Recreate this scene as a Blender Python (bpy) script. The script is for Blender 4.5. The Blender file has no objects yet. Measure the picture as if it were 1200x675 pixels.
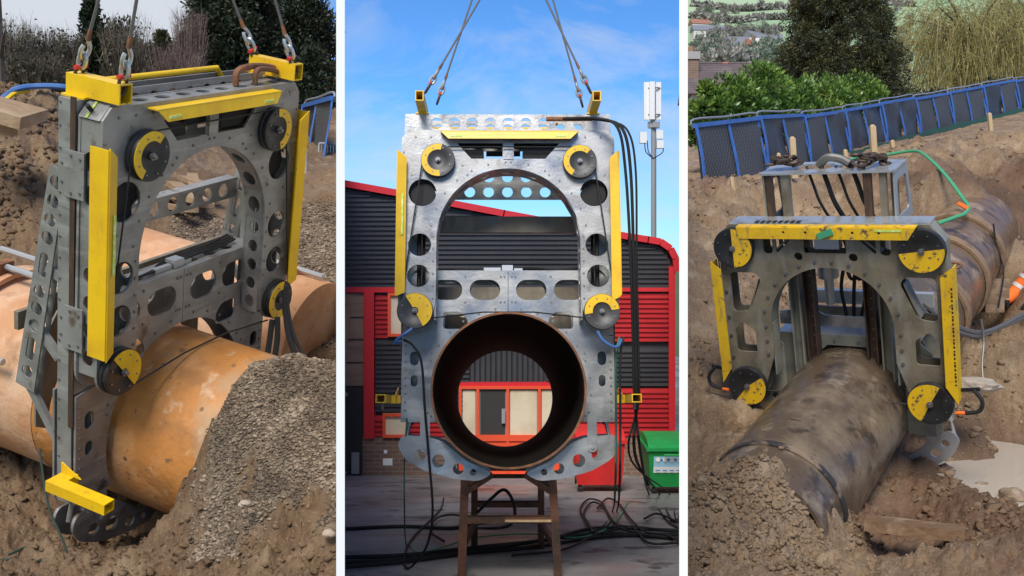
import bpy, bmesh, math, random
import numpy as np
from mathutils import Vector, Matrix
from mathutils.geometry import tessellate_polygon

random.seed(7); rng = np.random.default_rng(7)
R = math.radians
scene = bpy.context.scene
C = scene.collection

# ------------------------------------------------------------------ camera
F = 1200.0            # focal length in pixels of the 1200 px wide photograph
HY = 300.0            # horizon row
CZ = 3.0              # camera height above the datum
cam_d = bpy.data.cameras.new('camera'); cam = bpy.data.objects.new('camera', cam_d); C.objects.link(cam)
cam_d.sensor_width = 36; cam_d.lens = 36.0 * F / 1200.0
cam_d.shift_y = (HY - 337.5) / 1200.0
cam_d.clip_start = 0.05; cam_d.clip_end = 5000
cam.location = (0, 0, CZ); cam.rotation_euler = (R(90), 0, 0)
scene.camera = cam

# ------------------------------------------------------------------ sky and sun
SUN_EL, SUN_AZ = 46.0, -10.0     # light comes from behind the camera, a little from the left
world = bpy.data.worlds.new('World'); scene.world = world; world.use_nodes = True
nt = world.node_tree; nt.nodes.clear()
def wn(t, **k):
    n = nt.nodes.new(t)
    for a, b in k.items(): setattr(n, a, b)
    return n
sky = wn('ShaderNodeTexSky', sky_type='NISHITA'); sky.sun_disc = False
sky.sun_elevation = R(SUN_EL); sky.sun_rotation = R(180 + SUN_AZ)
sky.air_density = 1.0; sky.dust_density = 0.0; sky.ozone_density = 4.0
tc = wn('ShaderNodeTexCoord'); sep = wn('ShaderNodeSeparateXYZ'); nt.links.new(tc.outputs['Generated'], sep.inputs[0])
tint = wn('ShaderNodeMix', data_type='RGBA', blend_type='MULTIPLY'); tint.inputs[0].default_value = 1
nt.links.new(sky.outputs[0], tint.inputs[6]); tint.inputs[7].default_value = (0.33, 0.60, 0.90, 1)
mp_ = wn('ShaderNodeMapping'); mp_.inputs['Scale'].default_value = (2.2, 1.4, 5.0); mp_.inputs['Rotation'].default_value = (0, R(25), 0)
nt.links.new(tc.outputs['Generated'], mp_.inputs[0])
nz = wn('ShaderNodeTexNoise'); nz.inputs['Scale'].default_value = 2.6; nz.inputs['Detail'].default_value = 9; nz.inputs['Roughness'].default_value = 0.58
nz.inputs['Distortion'].default_value = 0.7
nt.links.new(mp_.outputs[0], nz.inputs['Vector'])
rp = wn('ShaderNodeMapRange', clamp=True); rp.inputs[1].default_value = 0.44; rp.inputs[2].default_value = 0.76; rp.inputs[3].default_value = 0; rp.inputs[4].default_value = 0.7
nt.links.new(nz.outputs[0], rp.inputs[0])
# a cloud bank lies over the left part of the sky and goes on to the left
bank = wn('ShaderNodeMapRange', clamp=True, interpolation_type='SMOOTHSTEP'); bank.inputs[1].default_value = -0.14; bank.inputs[2].default_value = -0.26
bank.inputs[3].default_value = 0; bank.inputs[4].default_value = 0.95
nt.links.new(sep.outputs[0], bank.inputs[0])
mx = wn('ShaderNodeMath', operation='MAXIMUM'); nt.links.new(rp.outputs[0], mx.inputs[0]); nt.links.new(bank.outputs[0], mx.inputs[1])
cl = wn('ShaderNodeMix', data_type='RGBA'); nt.links.new(mx.outputs[0], cl.inputs[0]); nt.links.new(tint.outputs[2], cl.inputs[6])
cl.inputs[7].default_value = (4.3, 4.5, 4.8, 1)
bg = wn('ShaderNodeBackground'); bg.inputs[1].default_value = 0.12
nt.links.new(cl.outputs[2], bg.inputs[0])
wo = wn('ShaderNodeOutputWorld'); nt.links.new(bg.outputs[0], wo.inputs[0])

sl = bpy.data.lights.new('sun', 'SUN'); sun = bpy.data.objects.new('sun', sl); C.objects.link(sun)
sl.energy = 3.0; sl.angle = R(24); sl.color = (1.0, 0.95, 0.87)
az = R(SUN_AZ); el = R(SUN_EL)
sdir = Vector((math.sin(az) * math.cos(el), -math.cos(az) * math.cos(el), math.sin(el)))   # towards the sun
sun.rotation_euler = sdir.to_track_quat('Z', 'Y').to_euler()

vs = scene.view_settings
vs.view_transform = 'Standard'; vs.look = 'None'; vs.gamma = 1.0; vs.use_curve_mapping = False
vs.exposure = 0.45

# ------------------------------------------------------------------ helpers
def W(px, py, d):
    """photograph pixel at distance d -> point of the place"""
    return Vector(((px - 600) / F * d, d, CZ + (HY - py) / F * d))

def tag(o, label=None, cat=None, group=None, kind=None):
    if label: o['label'] = label
    if cat: o['category'] = cat
    if group: o['group'] = group
    if kind: o['kind'] = kind
    return o

def empty(name, label, cat, M=None, group=None):
    o = bpy.data.objects.new(name, None); C.objects.link(o); o.empty_display_size = 0.1
    if M is not None: o.matrix_world = M if isinstance(M, Matrix) else Matrix.Translation(M)
    return tag(o, label, cat, group)

def link(name, me, mat=None, parent=None, loc=None):
    o = bpy.data.objects.new(name, me); C.objects.link(o)
    if mat is not None and len(me.materials) == 0: me.materials.append(mat)
    if parent is not None: o.parent = parent
    if loc is not None: o.location = loc
    return o

class MB:
    def __init__(s): s.v = []; s.f = []
    def add(s, v, f):
        n = len(s.v); s.v.extend([tuple(a) for a in v]); s.f.extend([tuple(i + n for i in q) for q in f]); return s
    def box(s, lo, hi):
        x0, y0, z0 = lo; x1, y1, z1 = hi
        return s.add([(x0,y0,z0),(x1,y0,z0),(x1,y1,z0),(x0,y1,z0),(x0,y0,z1),(x1,y0,z1),(x1,y1,z1),(x0,y1,z1)],
                     [(0,3,2,1),(4,5,6,7),(0,1,5,4),(1,2,6,5),(2,3,7,6),(3,0,4,7)])
    def bar(s, p, q, w, h, up=(0,0,1)):
        """box from p to q, w wide sideways and h along up"""
        p = Vector(p); q = Vector(q); d = (q - p).normalized(); u = Vector(up)
        r = d.cross(u)
        if r.length < 1e-5: r = d.cross(Vector((0,1,0)))
        r.normalize(); u = r.cross(d).normalized(); r = r * w / 2; u = u * h / 2
        v = [p-r-u, p+r-u, p+r+u, p-r+u, q-r-u, q+r-u, q+r+u, q-r+u]
        return s.add(v, [(0,1,2,3),(7,6,5,4),(0,4,5,1),(1,5,6,2),(2,6,7,3),(3,7,4,0)])
    def cyl(s, p, q, r0, r1=None, n=14, caps=True):
        r1 = r0 if r1 is None else r1
        p = Vector(p); q = Vector(q); d = (q - p).normalized()
        a = d.orthogonal().normalized(); b = d.cross(a)
        v = []; f = []
        for k in range(n):
            t = 2 * math.pi * k / n; o = a * math.cos(t) + b * math.sin(t)
            v.append(p + o * r0); v.append(q + o * r1)
        for k in range(n):
            j = (k + 1) % n; f.append((2*k, 2*j, 2*j+1, 2*k+1))
        if caps: f.append(tuple(2*k for k in range(n))[::-1]); f.append(tuple(2*k+1 for k in range(n)))
        return s.add(v, f)
    def tube(s, pts, r, n=7, r1=None):
        pts = [Vector(p) for p in pts]; m = len(pts)
        d0 = (pts[1] - pts[0]).normalized(); a = d0.orthogonal().normalized()
        v = []; f = []
        for i, p in enumerate(pts):
            d = (pts[min(i+1, m-1)] - pts[max(i-1, 0)]).normalized()
            a = (a - d * a.dot(d)).normalized(); b = d.cross(a)
            rr = r if r1 is None else r + (r1 - r) * i / (m - 1)
            for k in range(n):
                t = 2 * math.pi * k / n; v.append(p + (a * math.cos(t) + b * math.sin(t)) * rr)
        for i in range(m - 1):
            for k in range(n):
                j = (k + 1) % n; f.append((i*n+k, i*n+j, (i+1)*n+j, (i+1)*n+k))
        f.append(tuple(range(n))[::-1]); f.append(tuple((m-1)*n + k for k in range(n)))
        return s.add(v, f)
    def lathe(s, prof, n=40, M=None):
        """profile of (radius, height) about local y, closed ends where radius is 0"""
        v = []; f = []; M = M or Matrix()
        for (r, h) in prof:
            for k in range(n):
                t = 2 * math.pi * k / n; v.append(M @ Vector((r * math.cos(t), h, r * math.sin(t))))
        for i in range(len(prof) - 1):
            for k in range(n):
                j = (k + 1) % n; f.append((i*n+k, (i+1)*n+k, (i+1)*n+j, i*n+j))
        return s.add(v, f)
    def plate(s, outer, holes=(), t=0.02, fn=None):
        """flat plate with holes; outline in (a, b); fn(a, b, h) maps to 3D, h in 0..t"""
        fn = fn or (lambda a, b, h: (a, h, b))
        loops = [list(outer)] + [list(h) for h in holes]
        tri = tessellate_polygon([[Vector((p[0], p[1], 0)) for p in l] for l in loops])
        flat = [p for l in loops for p in l]; n = len(flat)
        v = [fn(p[0], p[1], 0) for p in flat] + [fn(p[0], p[1], t) for p in flat]
        f = []
        for q in tri:
            f.append(tuple(q)); f.append(tuple(i + n for i in q)[::-1])
        o = 0
        for l in loops:
            m = len(l)
            for k in range(m):
                j = (k + 1) % m; f.append((o+k, o+j, o+j+n, o+k+n))
            o += m
        return s.add(v, f)
    def mesh(s, name, smooth=False, fix=True):
        me = bpy.data.meshes.new(name); me.from_pydata(s.v, [], s.f)
        if fix:
            bm = bmesh.new(); bm.from_mesh(me); bmesh.ops.recalc_face_normals(bm, faces=bm.faces); bm.to_mesh(me); bm.free()
        if smooth:
            me.polygons.foreach_set('use_smooth', [True] * len(me.polygons))
            me.set_sharp_from_angle(angle=R(38))
        me.update(); return me
    def build(s, name, mat, parent=None, smooth=False, loc=None):
        return link(name, s.mesh(name, smooth), mat, parent, loc)

def fastmesh(name, V, k, mat=None, idx=None, smooth=False):
    """numpy vertices, faces of k vertices each"""
    V = np.asarray(V, np.float32).reshape(-1, 3)
    idx = np.arange(len(V), dtype=np.int32) if idx is None else np.asarray(idx, np.int32).ravel()
    me = bpy.data.meshes.new(name); nf = len(idx) // k
    me.vertices.add(len(V)); me.vertices.foreach_set('co', V.ravel())
    me.loops.add(len(idx)); me.loops.foreach_set('vertex_index', idx)
    me.polygons.add(nf); me.polygons.foreach_set('loop_start', np.arange(0, nf * k, k, dtype=np.int32))
    me.polygons.foreach_set('loop_total', np.full(nf, k, np.int32))
    if smooth: me.polygons.foreach_set('use_smooth', np.ones(nf, bool))
    me.update(calc_edges=True); me.validate()
    if mat: me.materials.append(mat)
    return me

def circ(a, b, r, n=24, sx=1.0):
    return [(a + sx * r * math.cos(2*math.pi*k/n), b + r * math.sin(2*math.pi*k/n)) for k in range(n)]
def slot(a, b, w, h, n=8):
    """rounded slot w x h centred on a, b"""
    r = min(w, h) / 2; o = []
    for cx, cy, t0 in ((w/2-r, h/2-r, 0), (-w/2+r, h/2-r, 90), (-w/2+r, -h/2+r, 180), (w/2-r, -h/2+r, 270)):
        for k in range(n + 1):
            t = R(t0 + 90 * k / n); o.append((a + cx + r*math.cos(t), b + cy + r*math.sin(t)))
    return o
def rpoly(pts, r, n=5):
    """polygon with rounded corners"""
    o = []; m = len(pts)
    for i in range(m):
        p0 = Vector(pts[i-1]); p = Vector(pts[i]); p1 = Vector(pts[(i+1) % m])
        a = (p0 - p); b = (p1 - p); l = min(r, a.length * .45, b.length * .45)
        A = p + a.normalized() * l; B = p + b.normalized() * l
        for k in range(n + 1):
            t = k / n; q = A * (1-t)**2 + p * 2*t*(1-t) + B * t*t; o.append((q.x, q.y))
    return o
def smooth(pts, k=6):
    """Catmull-Rom through the points"""
    P = [Vector(p) for p in pts]; P = [P[0]*2 - P[1]] + P + [P[-1]*2 - P[-2]]; o = []
    for i in range(1, len(P) - 2):
        a, b, c, d = P[i-1], P[i], P[i+1], P[i+2]
        for j in range(k):
            t = j / k
            o.append(((b*2) + (c-a)*t + (a*2 - b*5 + c*4 - d)*t*t + (b*3 - a - c*3 + d)*t*t*t) * 0.5)
    o.append(P[-2]); return o

# value noise in numpy
def _h(ix, iy, s):
    n = (ix.astype(np.int64) * 374761393 + iy.astype(np.int64) * 668265263 + s * 982451653) & 0x7fffffff
    n = ((n ^ (n >> 13)) * 1274126177) & 0x7fffffff
    return ((n ^ (n >> 16)) & 0xffff) / 65535.0
def vnoise(x, y, s=0):
    ix = np.floor(x); iy = np.floor(y); fx = x - ix; fy = y - iy
    fx = fx*fx*(3-2*fx); fy = fy*fy*(3-2*fy)
    a = _h(ix, iy, s); b = _h(ix+1, iy, s); c = _h(ix, iy+1, s); d = _h(ix+1, iy+1, s)
    return (a*(1-fx)+b*fx)*(1-fy) + (c*(1-fx)+d*fx)*fy - 0.5
def fbm(x, y, o=5, s=0, g=0.5):
    r = 0; a = 1
    for k in range(o): r = r + a * vnoise(x, y, s + k); x = x*2.03 + 3.1; y = y*2.03 + 1.7; a *= g
    return r

# ------------------------------------------------------------------ materials
def mat(name, base, rough=0.6, metal=0.0, noise=None, bump=0.0, bscale=40, spec=0.5, extra=None, coat=0):
    """noise: list of (colour, scale, lo, hi, detail) layers mixed over base by noise thresholds (object coordinates)"""
    m = bpy.data.materials.new(name); m.use_nodes = True; t = m.node_tree; N = t.nodes; L = t.links
    b = N['Principled BSDF']; b.inputs['Roughness'].default_value = rough; b.inputs['Metallic'].default_value = metal
    b.inputs['Specular IOR Level'].default_value = spec
    if coat: b.inputs['Coat Weight'].default_value = coat
    tc = N.new('ShaderNodeTexCoord')
    col = None
    rgb = N.new('ShaderNodeRGB'); rgb.outputs[0].default_value = (*base, 1); col = rgb.outputs[0]
    for i, (c, sc, lo, hi, det) in enumerate(noise or ()):
        n = N.new('ShaderNodeTexNoise'); n.inputs['Scale'].default_value = sc if not isinstance(sc, tuple) else 1.0
        n.inputs['Detail'].default_value = det; n.inputs['Roughness'].default_value = 0.6
        if isinstance(sc, tuple):
            mpn = N.new('ShaderNodeMapping'); mpn.inputs['Scale'].default_value = sc; L.new(tc.outputs['Object'], mpn.inputs[0]); L.new(mpn.outputs[0], n.inputs['Vector'])
        else:
            mpn = N.new('ShaderNodeMapping'); mpn.inputs['Location'].default_value = (i*3.7, i*1.3, i*7.1); L.new(tc.outputs['Object'], mpn.inputs[0]); L.new(mpn.outputs[0], n.inputs['Vector'])
        r = N.new('ShaderNodeMapRange'); r.inputs[1].default_value = lo; r.inputs[2].default_value = hi; L.new(n.outputs[0], r.inputs[0])
        x = N.new('ShaderNodeMix'); x.data_type = 'RGBA'; L.new(r.outputs[0], x.inputs[0]); L.new(col, x.inputs[6]); x.inputs[7].default_value = (*c, 1); col = x.outputs[2]
    L.new(col, b.inputs['Base Color'])
    if bump:
        n = N.new('ShaderNodeTexNoise'); n.inputs['Scale'].default_value = bscale; n.inputs['Detail'].default_value = 8; L.new(tc.outputs['Object'], n.inputs['Vector'])
        bp = N.new('ShaderNodeBump'); bp.inputs['Strength'].default_value = bump; bp.inputs['Distance'].default_value = 0.02
        L.new(n.outputs[0], bp.inputs['Height']); L.new(bp.outputs[0], b.inputs['Normal'])
    if extra: extra(m, N, L, b, tc, col)
    return m

def rough_noise(lo, hi, sc):
    def f(m, N, L, b, tc, col):
        n = N.new('ShaderNodeTexNoise'); n.inputs['Scale'].default_value = sc; n.inputs['Detail'].default_value = 6; L.new(tc.outputs['Object'], n.inputs['Vector'])
        r = N.new('ShaderNodeMapRange'); r.inputs[1].default_value = 0.35; r.inputs[2].default_value = 0.65; r.inputs[3].default_value = lo; r.inputs[4].default_value = hi
        L.new(n.outputs[0], r.inputs[0]); L.new(r.outputs[0], b.inputs['Roughness'])
    return f
def leaf_mat(name, c0, c1, c2, trans=0.25, rough=0.5, patch=1.6):
    m = bpy.data.materials.new(name); m.use_nodes = True; t = m.node_tree; N = t.nodes; L = t.links
    b = N['Principled BSDF']; b.inputs['Roughness'].default_value = rough
    g = N.new('ShaderNodeNewGeometry'); cr = N.new('ShaderNodeValToRGB')
    e = cr.color_ramp.elements; e[0].color = (*c0, 1); e[1].color = (*c2, 1); x = cr.color_ramp.elements.new(0.5); x.color = (*c1, 1)
    tcx = N.new('ShaderNodeTexCoord'); nzx = N.new('ShaderNodeTexNoise'); nzx.inputs['Scale'].default_value = patch; nzx.inputs['Detail'].default_value = 3; L.new(tcx.outputs['Object'], nzx.inputs['Vector'])
    sm = N.new('ShaderNodeMath'); sm.operation = 'MULTIPLY_ADD'; sm.inputs[1].default_value = 2.2; sm.inputs[2].default_value = -1.1; L.new(nzx.outputs[0], sm.inputs[0])
    ad = N.new('ShaderNodeMath'); ad.operation = 'MULTIPLY_ADD'; ad.inputs[1].default_value = .75; L.new(g.outputs['Random Per Island'], ad.inputs[0]); ad.use_clamp = True
    a2 = N.new('ShaderNodeMath'); a2.operation = 'ADD'; a2.inputs[1].default_value = .12; L.new(sm.outputs[0], a2.inputs[0]); L.new(a2.outputs[0], ad.inputs[2])
    L.new(ad.outputs[0], cr.inputs[0]); L.new(cr.outputs[0], b.inputs['Base Color'])
    tr = N.new('ShaderNodeBsdfTranslucent'); L.new(cr.outputs[0], tr.inputs[0])
    ms = N.new('ShaderNodeMixShader'); ms.inputs[0].default_value = trans; L.new(b.outputs[0], ms.inputs[1]); L.new(tr.outputs[0], ms.inputs[2])
    L.new(ms.outputs[0], N['Material Output'].inputs[0]); return m

M = {}
M['steel'] = mat('bare_steel', (0.325,0.318,0.305), 0.42, 0.45, [((0.20,0.195,0.185), 3.0, 0.42, 0.66, 8), ((0.43,0.425,0.41), (2,2,14), 0.52, 0.75, 5), ((0.15,0.115,0.085), 7.0, 0.60, 0.72, 8)], 0.06, 60, extra=rough_noise(0.32, 0.6, 5))
M['steel_bright'] = mat('bright_aluminium', (0.39,0.385,0.37), 0.36, 0.7, [((0.25,0.247,0.238), 2.4, 0.42, 0.66, 8), ((0.55,0.545,0.52), (3,3,9), 0.52, 0.75, 5), ((0.20,0.175,0.145), 6.0, 0.6, 0.74, 8)], 0.06, 50, extra=rough_noise(0.25, 0.5, 4))
M['steel_dark'] = mat('worn_dark_steel', (0.205,0.172,0.118), 0.5, 0.08, [((0.105,0.085,0.058), 4.0, 0.42, 0.7, 8), ((0.30,0.285,0.26), (6,6,2), 0.5, 0.8, 6), ((0.22,0.14,0.07), 7.0, 0.6, 0.76, 8)], 0.1, 50, extra=rough_noise(0.3, 0.6, 6))
M['steel_green'] = mat('grey_green_steel', (0.26,0.25,0.195), 0.48, 0.1, [((0.14,0.14,0.125), 4.0, 0.45, 0.7, 8), ((0.26,0.19,0.12), 6.0, 0.6, 0.76, 8)], 0.08, 50)
M['steel_wet'] = mat('wet_light_steel', (0.55,0.56,0.55), 0.22, 0.6, [((0.30,0.28,0.26), 5.0, 0.5, 0.7, 8)])
M['dark_rope'] = mat('dark_green_rope', (0.018,0.035,0.028), .8)
M['rail'] = mat('rusty_rail', (0.085,0.055,0.04), 0.55, 0.5, [((0.19,0.10,0.05), (30,30,6), 0.5, 0.75, 6)], 0.15, 80)
M['yellow'] = mat('yellow_paint', (0.80,0.50,0.008), 0.38, 0.0, [((0.66,0.38,0.012), 4.0, 0.45, 0.7, 7), ((0.50,0.31,0.03), (18,18,4), 0.58, 0.76, 8), ((0.16,0.11,0.05), 13.0, 0.68, 0.72, 8)], 0.06, 60)
M['yellow_worn'] = mat('worn_yellow_paint', (0.76,0.46,0.012), 0.42, 0.0, [((0.58,0.33,0.02), 6.0, 0.48, 0.75, 7), ((0.30,0.20,0.07), (16,16,4), 0.54, 0.7, 8), ((0.12,0.085,0.05), 14.0, 0.60, 0.66, 8)], 0.05, 60)
M['pulley'] = mat('black_pulley', (0.022,0.022,0.023), 0.4, 0.2, [((0.05,0.05,0.05), 12.0, 0.5, 0.75, 6)])
M['pulley_grey'] = mat('grey_pulley', (0.042,0.042,0.045), 0.45, 0.2, [((0.04,0.04,0.04), 12.0, 0.5, 0.75, 6)])
M['rubber'] = mat('black_rubber', (0.018,0.018,0.019), 0.6, spec=.25)
M['wire'] = mat('diamond_wire', (0.03,0.03,0.032), 0.5, 0.4)
M['zinc'] = mat('zinc', (0.55,0.55,0.53), 0.35, 0.8)
M['rust'] = mat('rusty_iron', (0.16,0.075,0.04), 0.75, 0.2, [((0.32,0.13,0.05), 9.0, 0.45, 0.7, 8)], 0.2, 60)
M['chain'] = mat('dark_chain', (0.10,0.07,0.055), 0.55, 0.6)
M['red'] = mat('red_pin', (0.60,0.035,0.03), 0.45)
M['bolt'] = mat('bolt_steel', (0.22,0.215,0.21), 0.4, 0.7)
M['rope'] = mat('steel_rope', (0.16,0.15,0.14), 0.5, 0.5)
M['sticker'] = mat('lime_sticker', (0.50,0.68,0.10), 0.5, noise=[((0.70,0.80,0.35), (60,60,40), 0.5, 0.55, 2)])
M['blue_hose'] = mat('blue_hose', (0.05,0.14,0.36), 0.5)
M['blue'] = mat('blue_plastic', (0.035,0.125,0.43), 0.5, noise=[((0.06,0.17,0.47), 4.0, 0.4, 0.7, 4)])
M['green_hose'] = mat('green_hose', (0.06,0.33,0.16), 0.45)
M['green_film'] = mat('green_film', (0.012,0.085,0.06), 0.5)
M['orange'] = mat('orange_fabric', (0.85,0.16,0.02), 0.8)
M['silver'] = mat('reflective_band', (0.72,0.73,0.72), 0.4, 0.2)
M['skin'] = mat('skin', (0.5,0.28,0.19), 0.55)
M['navy'] = mat('navy_cloth', (0.02,0.025,0.05), 0.8)
M['white'] = mat('white_board', (0.80,0.80,0.79), 0.7)
M['galv'] = mat('galvanised', (0.45,0.46,0.47), 0.4, 0.6)
M['wood'] = mat('sawn_timber', (0.33,0.22,0.125), 0.8, 0, [((0.20,0.125,0.07), (4,40,40), 0.4, 0.75, 6), ((0.46,0.34,0.22), 3.0, 0.5, 0.75, 5)], 0.2, 40)
M['wood_wet'] = mat('wet_timber', (0.21,0.125,0.065), 0.5, 0, [((0.11,0.065,0.035), (3,30,30), 0.4, 0.75, 6), ((0.36,0.26,0.17), 3.5, 0.52, 0.72, 6)], 0.25, 40)
M['wood_pale'] = mat('pale_stake', (0.48,0.35,0.20), 0.8, 0, [((0.33,0.22,0.12), (20,20,3), 0.45, 0.75, 5)])
M['bark'] = mat('bark', (0.075,0.055,0.04), 0.9, 0, [((0.14,0.11,0.085), (10,10,2), 0.45, 0.7, 6)], 0.4, 20)

# ------------------------------------------------------------------ poses of the three saws (rotation columns: right, back, up)
def rodr(r):
    v = Vector(r); return Matrix.Rotation(v.length, 4, v.normalized())
POSE1 = Matrix.Translation((-2.0013, 6.5213, CZ - 1.0365)) @ rodr((0.36036, -0.06102, 1.17983))
def basis(loc, fwd, upish):
    f_ = Vector(fwd).normalized(); r_ = f_.cross(Vector(upish)).normalized(); u_ = r_.cross(f_)
    m = Matrix((r_, f_, u_)).transposed().to_4x4(); m.translation = loc; return m
POSE2 = basis(W(596, 457, 8.0), (-16/1200, 1, -184/1200), (0, 0, 1))
POSE3 = Matrix.Translation((2.68377, 8.47309, CZ - 1.12488)) @ rodr((0.30285, -0.07417, -0.61076))

# ------------------------------------------------------------------ ground
class TPS:
    def __init__(s, pts, lam=0.02):
        P = np.array([(p[0], p[1]) for p in pts]); z = np.array([p[2] for p in pts]); n = len(P); s.P = P
        K = s.k(np.linalg.norm(P[:, None] - P[None], axis=2)) + lam * np.eye(n)
        A = np.zeros((n+3, n+3)); A[:n, :n] = K; A[:n, n] = 1; A[:n, n+1:] = P; A[n, :n] = 1; A[n+1:, :n] = P.T
        s.w = np.linalg.solve(A, np.concatenate([z, np.zeros(3)])); s.n = n
    @staticmethod
    def k(r): return np.where(r > 1e-9, r * r * np.log(np.maximum(r, 1e-9)), 0)
    def __call__(s, x, y):
        sh = np.shape(x); x = np.ravel(x); y = np.ravel(y); o = np.full(x.shape, s.w[s.n])
        o = o + s.w[s.n+1]*x + s.w[s.n+2]*y
        for i in range(s.n):
            o = o + s.w[i] * s.k(np.hypot(x - s.P[i, 0], y - s.P[i, 1]))
        return o.reshape(sh)

def loc(Mx, x, y, z): return Mx @ Vector((x, y, z))

# --- left pit
pts1 = [W(*a) for a in (
    # foreground rim and pit floor
    (-60,690,5.0),(100,690,4.9),(200,690,4.75),(300,690,4.5),(393,690,4.4),(60,650,5.5),(180,640,5.6),(260,622,5.45),(340,600,5.2),(420,590,5.05),
    (0,632,6.15),(90,640,6.35),(160,646,6.5),(215,640,6.3),(0,562,6.75),(40,560,6.9),(-60,580,6.6),(120,622,6.75),
    # gravel over the near pipe
    (236,592,5.70),(232,548,5.72),(248,486,5.70),(288,432,5.78),(345,422,5.86),(393,432,5.88),(330,520,5.45),(390,520,5.35),(290,560,5.5),(430,440,5.8),
    # ground behind
    (385,470,7.0),(345,470,7.2),(393,460,7.6),(300,430,7.8),(230,400,8.2),(360,345,9.0),(393,345,9.0),(300,318,9.3),(230,300,9.5),(160,290,9.4),(360,262,10.0),(393,255,10.2),(300,256,10.2),(220,262,10.2),
    (370,225,11.5),(393,200,13.0),(330,205,13.0),(250,215,12.2),(200,240,10.8),(393,180,15.5),(300,165,16.0),(200,150,16.5),(120,140,16.5),
    # spoil bank on the left
    (60,292,8.3),(0,275,8.35),(-60,260,8.4),(60,240,8.75),(20,200,9.0),(-40,190,9.0),(72,170,9.6),(20,145,9.8),(-60,140,9.8),(60,112,10.6),(20,122,10.4),(-60,120,10.6),(110,165,11.0),
    (60,125,13.0),(-60,120,14.0),(0,118,20.0),(200,120,22.0),(393,120,22.0),(100,100,32.0),(393,100,34.0),(-200,100,30.0),(-200,300,10.0),(-200,600,7.0))]
t1 = TPS(pts1)
def gmask1(x, y):
    """1 where loose gravel lies in the left pit"""
    px = 600 + x / y * F
    near = (y < 6.7) * np.clip((px - 225 - 110*fbm(x*4, y*4, 4, 5, .65) - np.clip(5.7-y, 0, 2)*85) / 30, 0, 1) * np.clip((y - 5.15 - .7*fbm(x*3.5, y*3.5, 4, 3, .65)) / .25, 0, 1)
    far = np.clip((y - 8.15) / .3, 0, 1) * np.clip((10.9 - y + .5*vnoise(x*2, y*2, 4)) / .4, 0, 1) * np.clip((px - 195) / 20, 0, 1)
    return np.clip(near + far, 0, 1)
def h1(x, y, fine=True):
    z = t1(x, y)
    g = gmask1(x, y)
    k = np.clip((14 - y) / 6, 0.35, 1)
    z = z + (0.10 * fbm(x*1.7, y*1.7, 3, 1) + 0.19 * np.abs(fbm(x*5.0, y*5.0, 5, 9, .6)) - 0.07) * k * (1 - .75*g)
    px = 600 + x / y * F
    spoil = np.clip((y - 8.2) / .4, 0, 1) * np.clip((105 - px) / 25, 0, 1) * np.clip((12 - y), 0, 1)
    z = z + spoil * (0.22 * np.abs(fbm(x*4, y*4, 5, 14, .6)))
    if fine: z = z + (0.035 * fbm(x*17, y*17, 4, 21, .6) + .03*np.abs(fbm(x*11+9, y*11, 3, 25))) * (1 - .5*g)
    return z
# --- right pit
def lp3(x, y, z): return loc(POSE3, x, y, z)
pts3 = [W(*a) for a in (
    (807,222,16.5),(880,206,18.5),(960,190,22),(1060,162,27),(1130,145,30.5),(1200,128,34),(807,205,20),(900,175,26),(1000,150,34),
    (807,252,13.6),(860,240,14.2),(900,228,15),(990,208,14.6),(1060,193,14.7),(1120,181,15.2),(1200,160,17),(1270,150,18),(1060,180,18),(1200,148,22),
    (740,240,14),(740,330,10.8),(740,450,9.2),(740,600,6.4),
    (815,295,11.9),(812,360,10.5),(812,430,9.5),(835,480,8.9),(870,500,8.6),(815,500,8.5),(905,500,8.6),(870,380,10.6),(880,300,12.2),
    (940,400,11.0),(950,330,12.0),(990,300,13.2),(1010,380,11.6),(1040,262,12.9),(1075,250,12.6),(1110,238,12.4),(1150,238,12.45),(1180,262,12.6),(1200,285,12.8),(1260,290,13.0),(1060,222,13.3),(1120,208,13.2),(1190,215,13.7),(1260,215,14.0),
    (835,520,7.7),(810,590,6.6),(800,650,5.9),(1000,655,6.3),(960,690,5.45),(850,690,5.4),(1020,690,5.5),
    (1030,645,7.0),(1060,598,7.85),(1085,570,8.4),(1095,545,9.0),(1150,686,5.55),(1230,686,5.4),(1100,646,6.25))]
pts3 += [Vector((x, y, CZ + z)) for (x, y, z) in (
    (3.85,8.0,-2.0),(3.85,7.5,-1.98),(4.05,8.8,-1.98),(4.25,8.2,-1.97),(4.45,9.3,-1.97),(4.55,9.9,-1.93),(3.48,8.6,-1.72),(3.46,8.1,-1.73),(3.46,7.6,-1.73),(3.48,7.2,-1.73),(3.62,9.1,-1.70),(3.85,9.8,-1.66),(5.0,6.6,-1.68),(5.25,8.2,-1.6),(5.4,9.2,-1.5),(4.6,7.6,-2.05),(4.7,8.4,-2.05),(4.9,9.3,-1.98),(3.5,6.65,-1.74),(4.0,6.5,-1.72),(4.5,6.55,-1.70),(4.2,7.35,-2.05),
    (4.6,10.4,-1.35),(5.2,10.5,-.90),(5.9,10.4,-.88),(5.35,11.2,-1.16),(5.75,11.5,-1.15),(5.0,11.2,-.90),(6.5,11.4,-.82),(5.6,12.3,-.78))]
pts3 += [lp3(.75, y, z) for y, z in ((1.5,-.7),(3,-.7),(4.5,-.62))]
pts3 += [lp3(*a) for a in ((0,-1.68,.27),(.24,-1.68,.19),(-.28,-1.66,.17),(.40,-1.68,.02),(-.48,-1.55,.02),(0,-2.05,.30),(.30,-2.0,.18),(-.35,-2.0,.18),(.50,-1.85,-.22),(0,-2.5,.30),(.35,-2.5,.15),(.55,-2.3,-.15),(-.75,-1.5,-.02),(-.8,-2.1,.12))]
pts3 += [W(*a) for a in ((850,150,45),(1000,130,60),(1200,100,60),(700,170,45),(1350,110,50))]
t3 = TPS(pts3)
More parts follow.
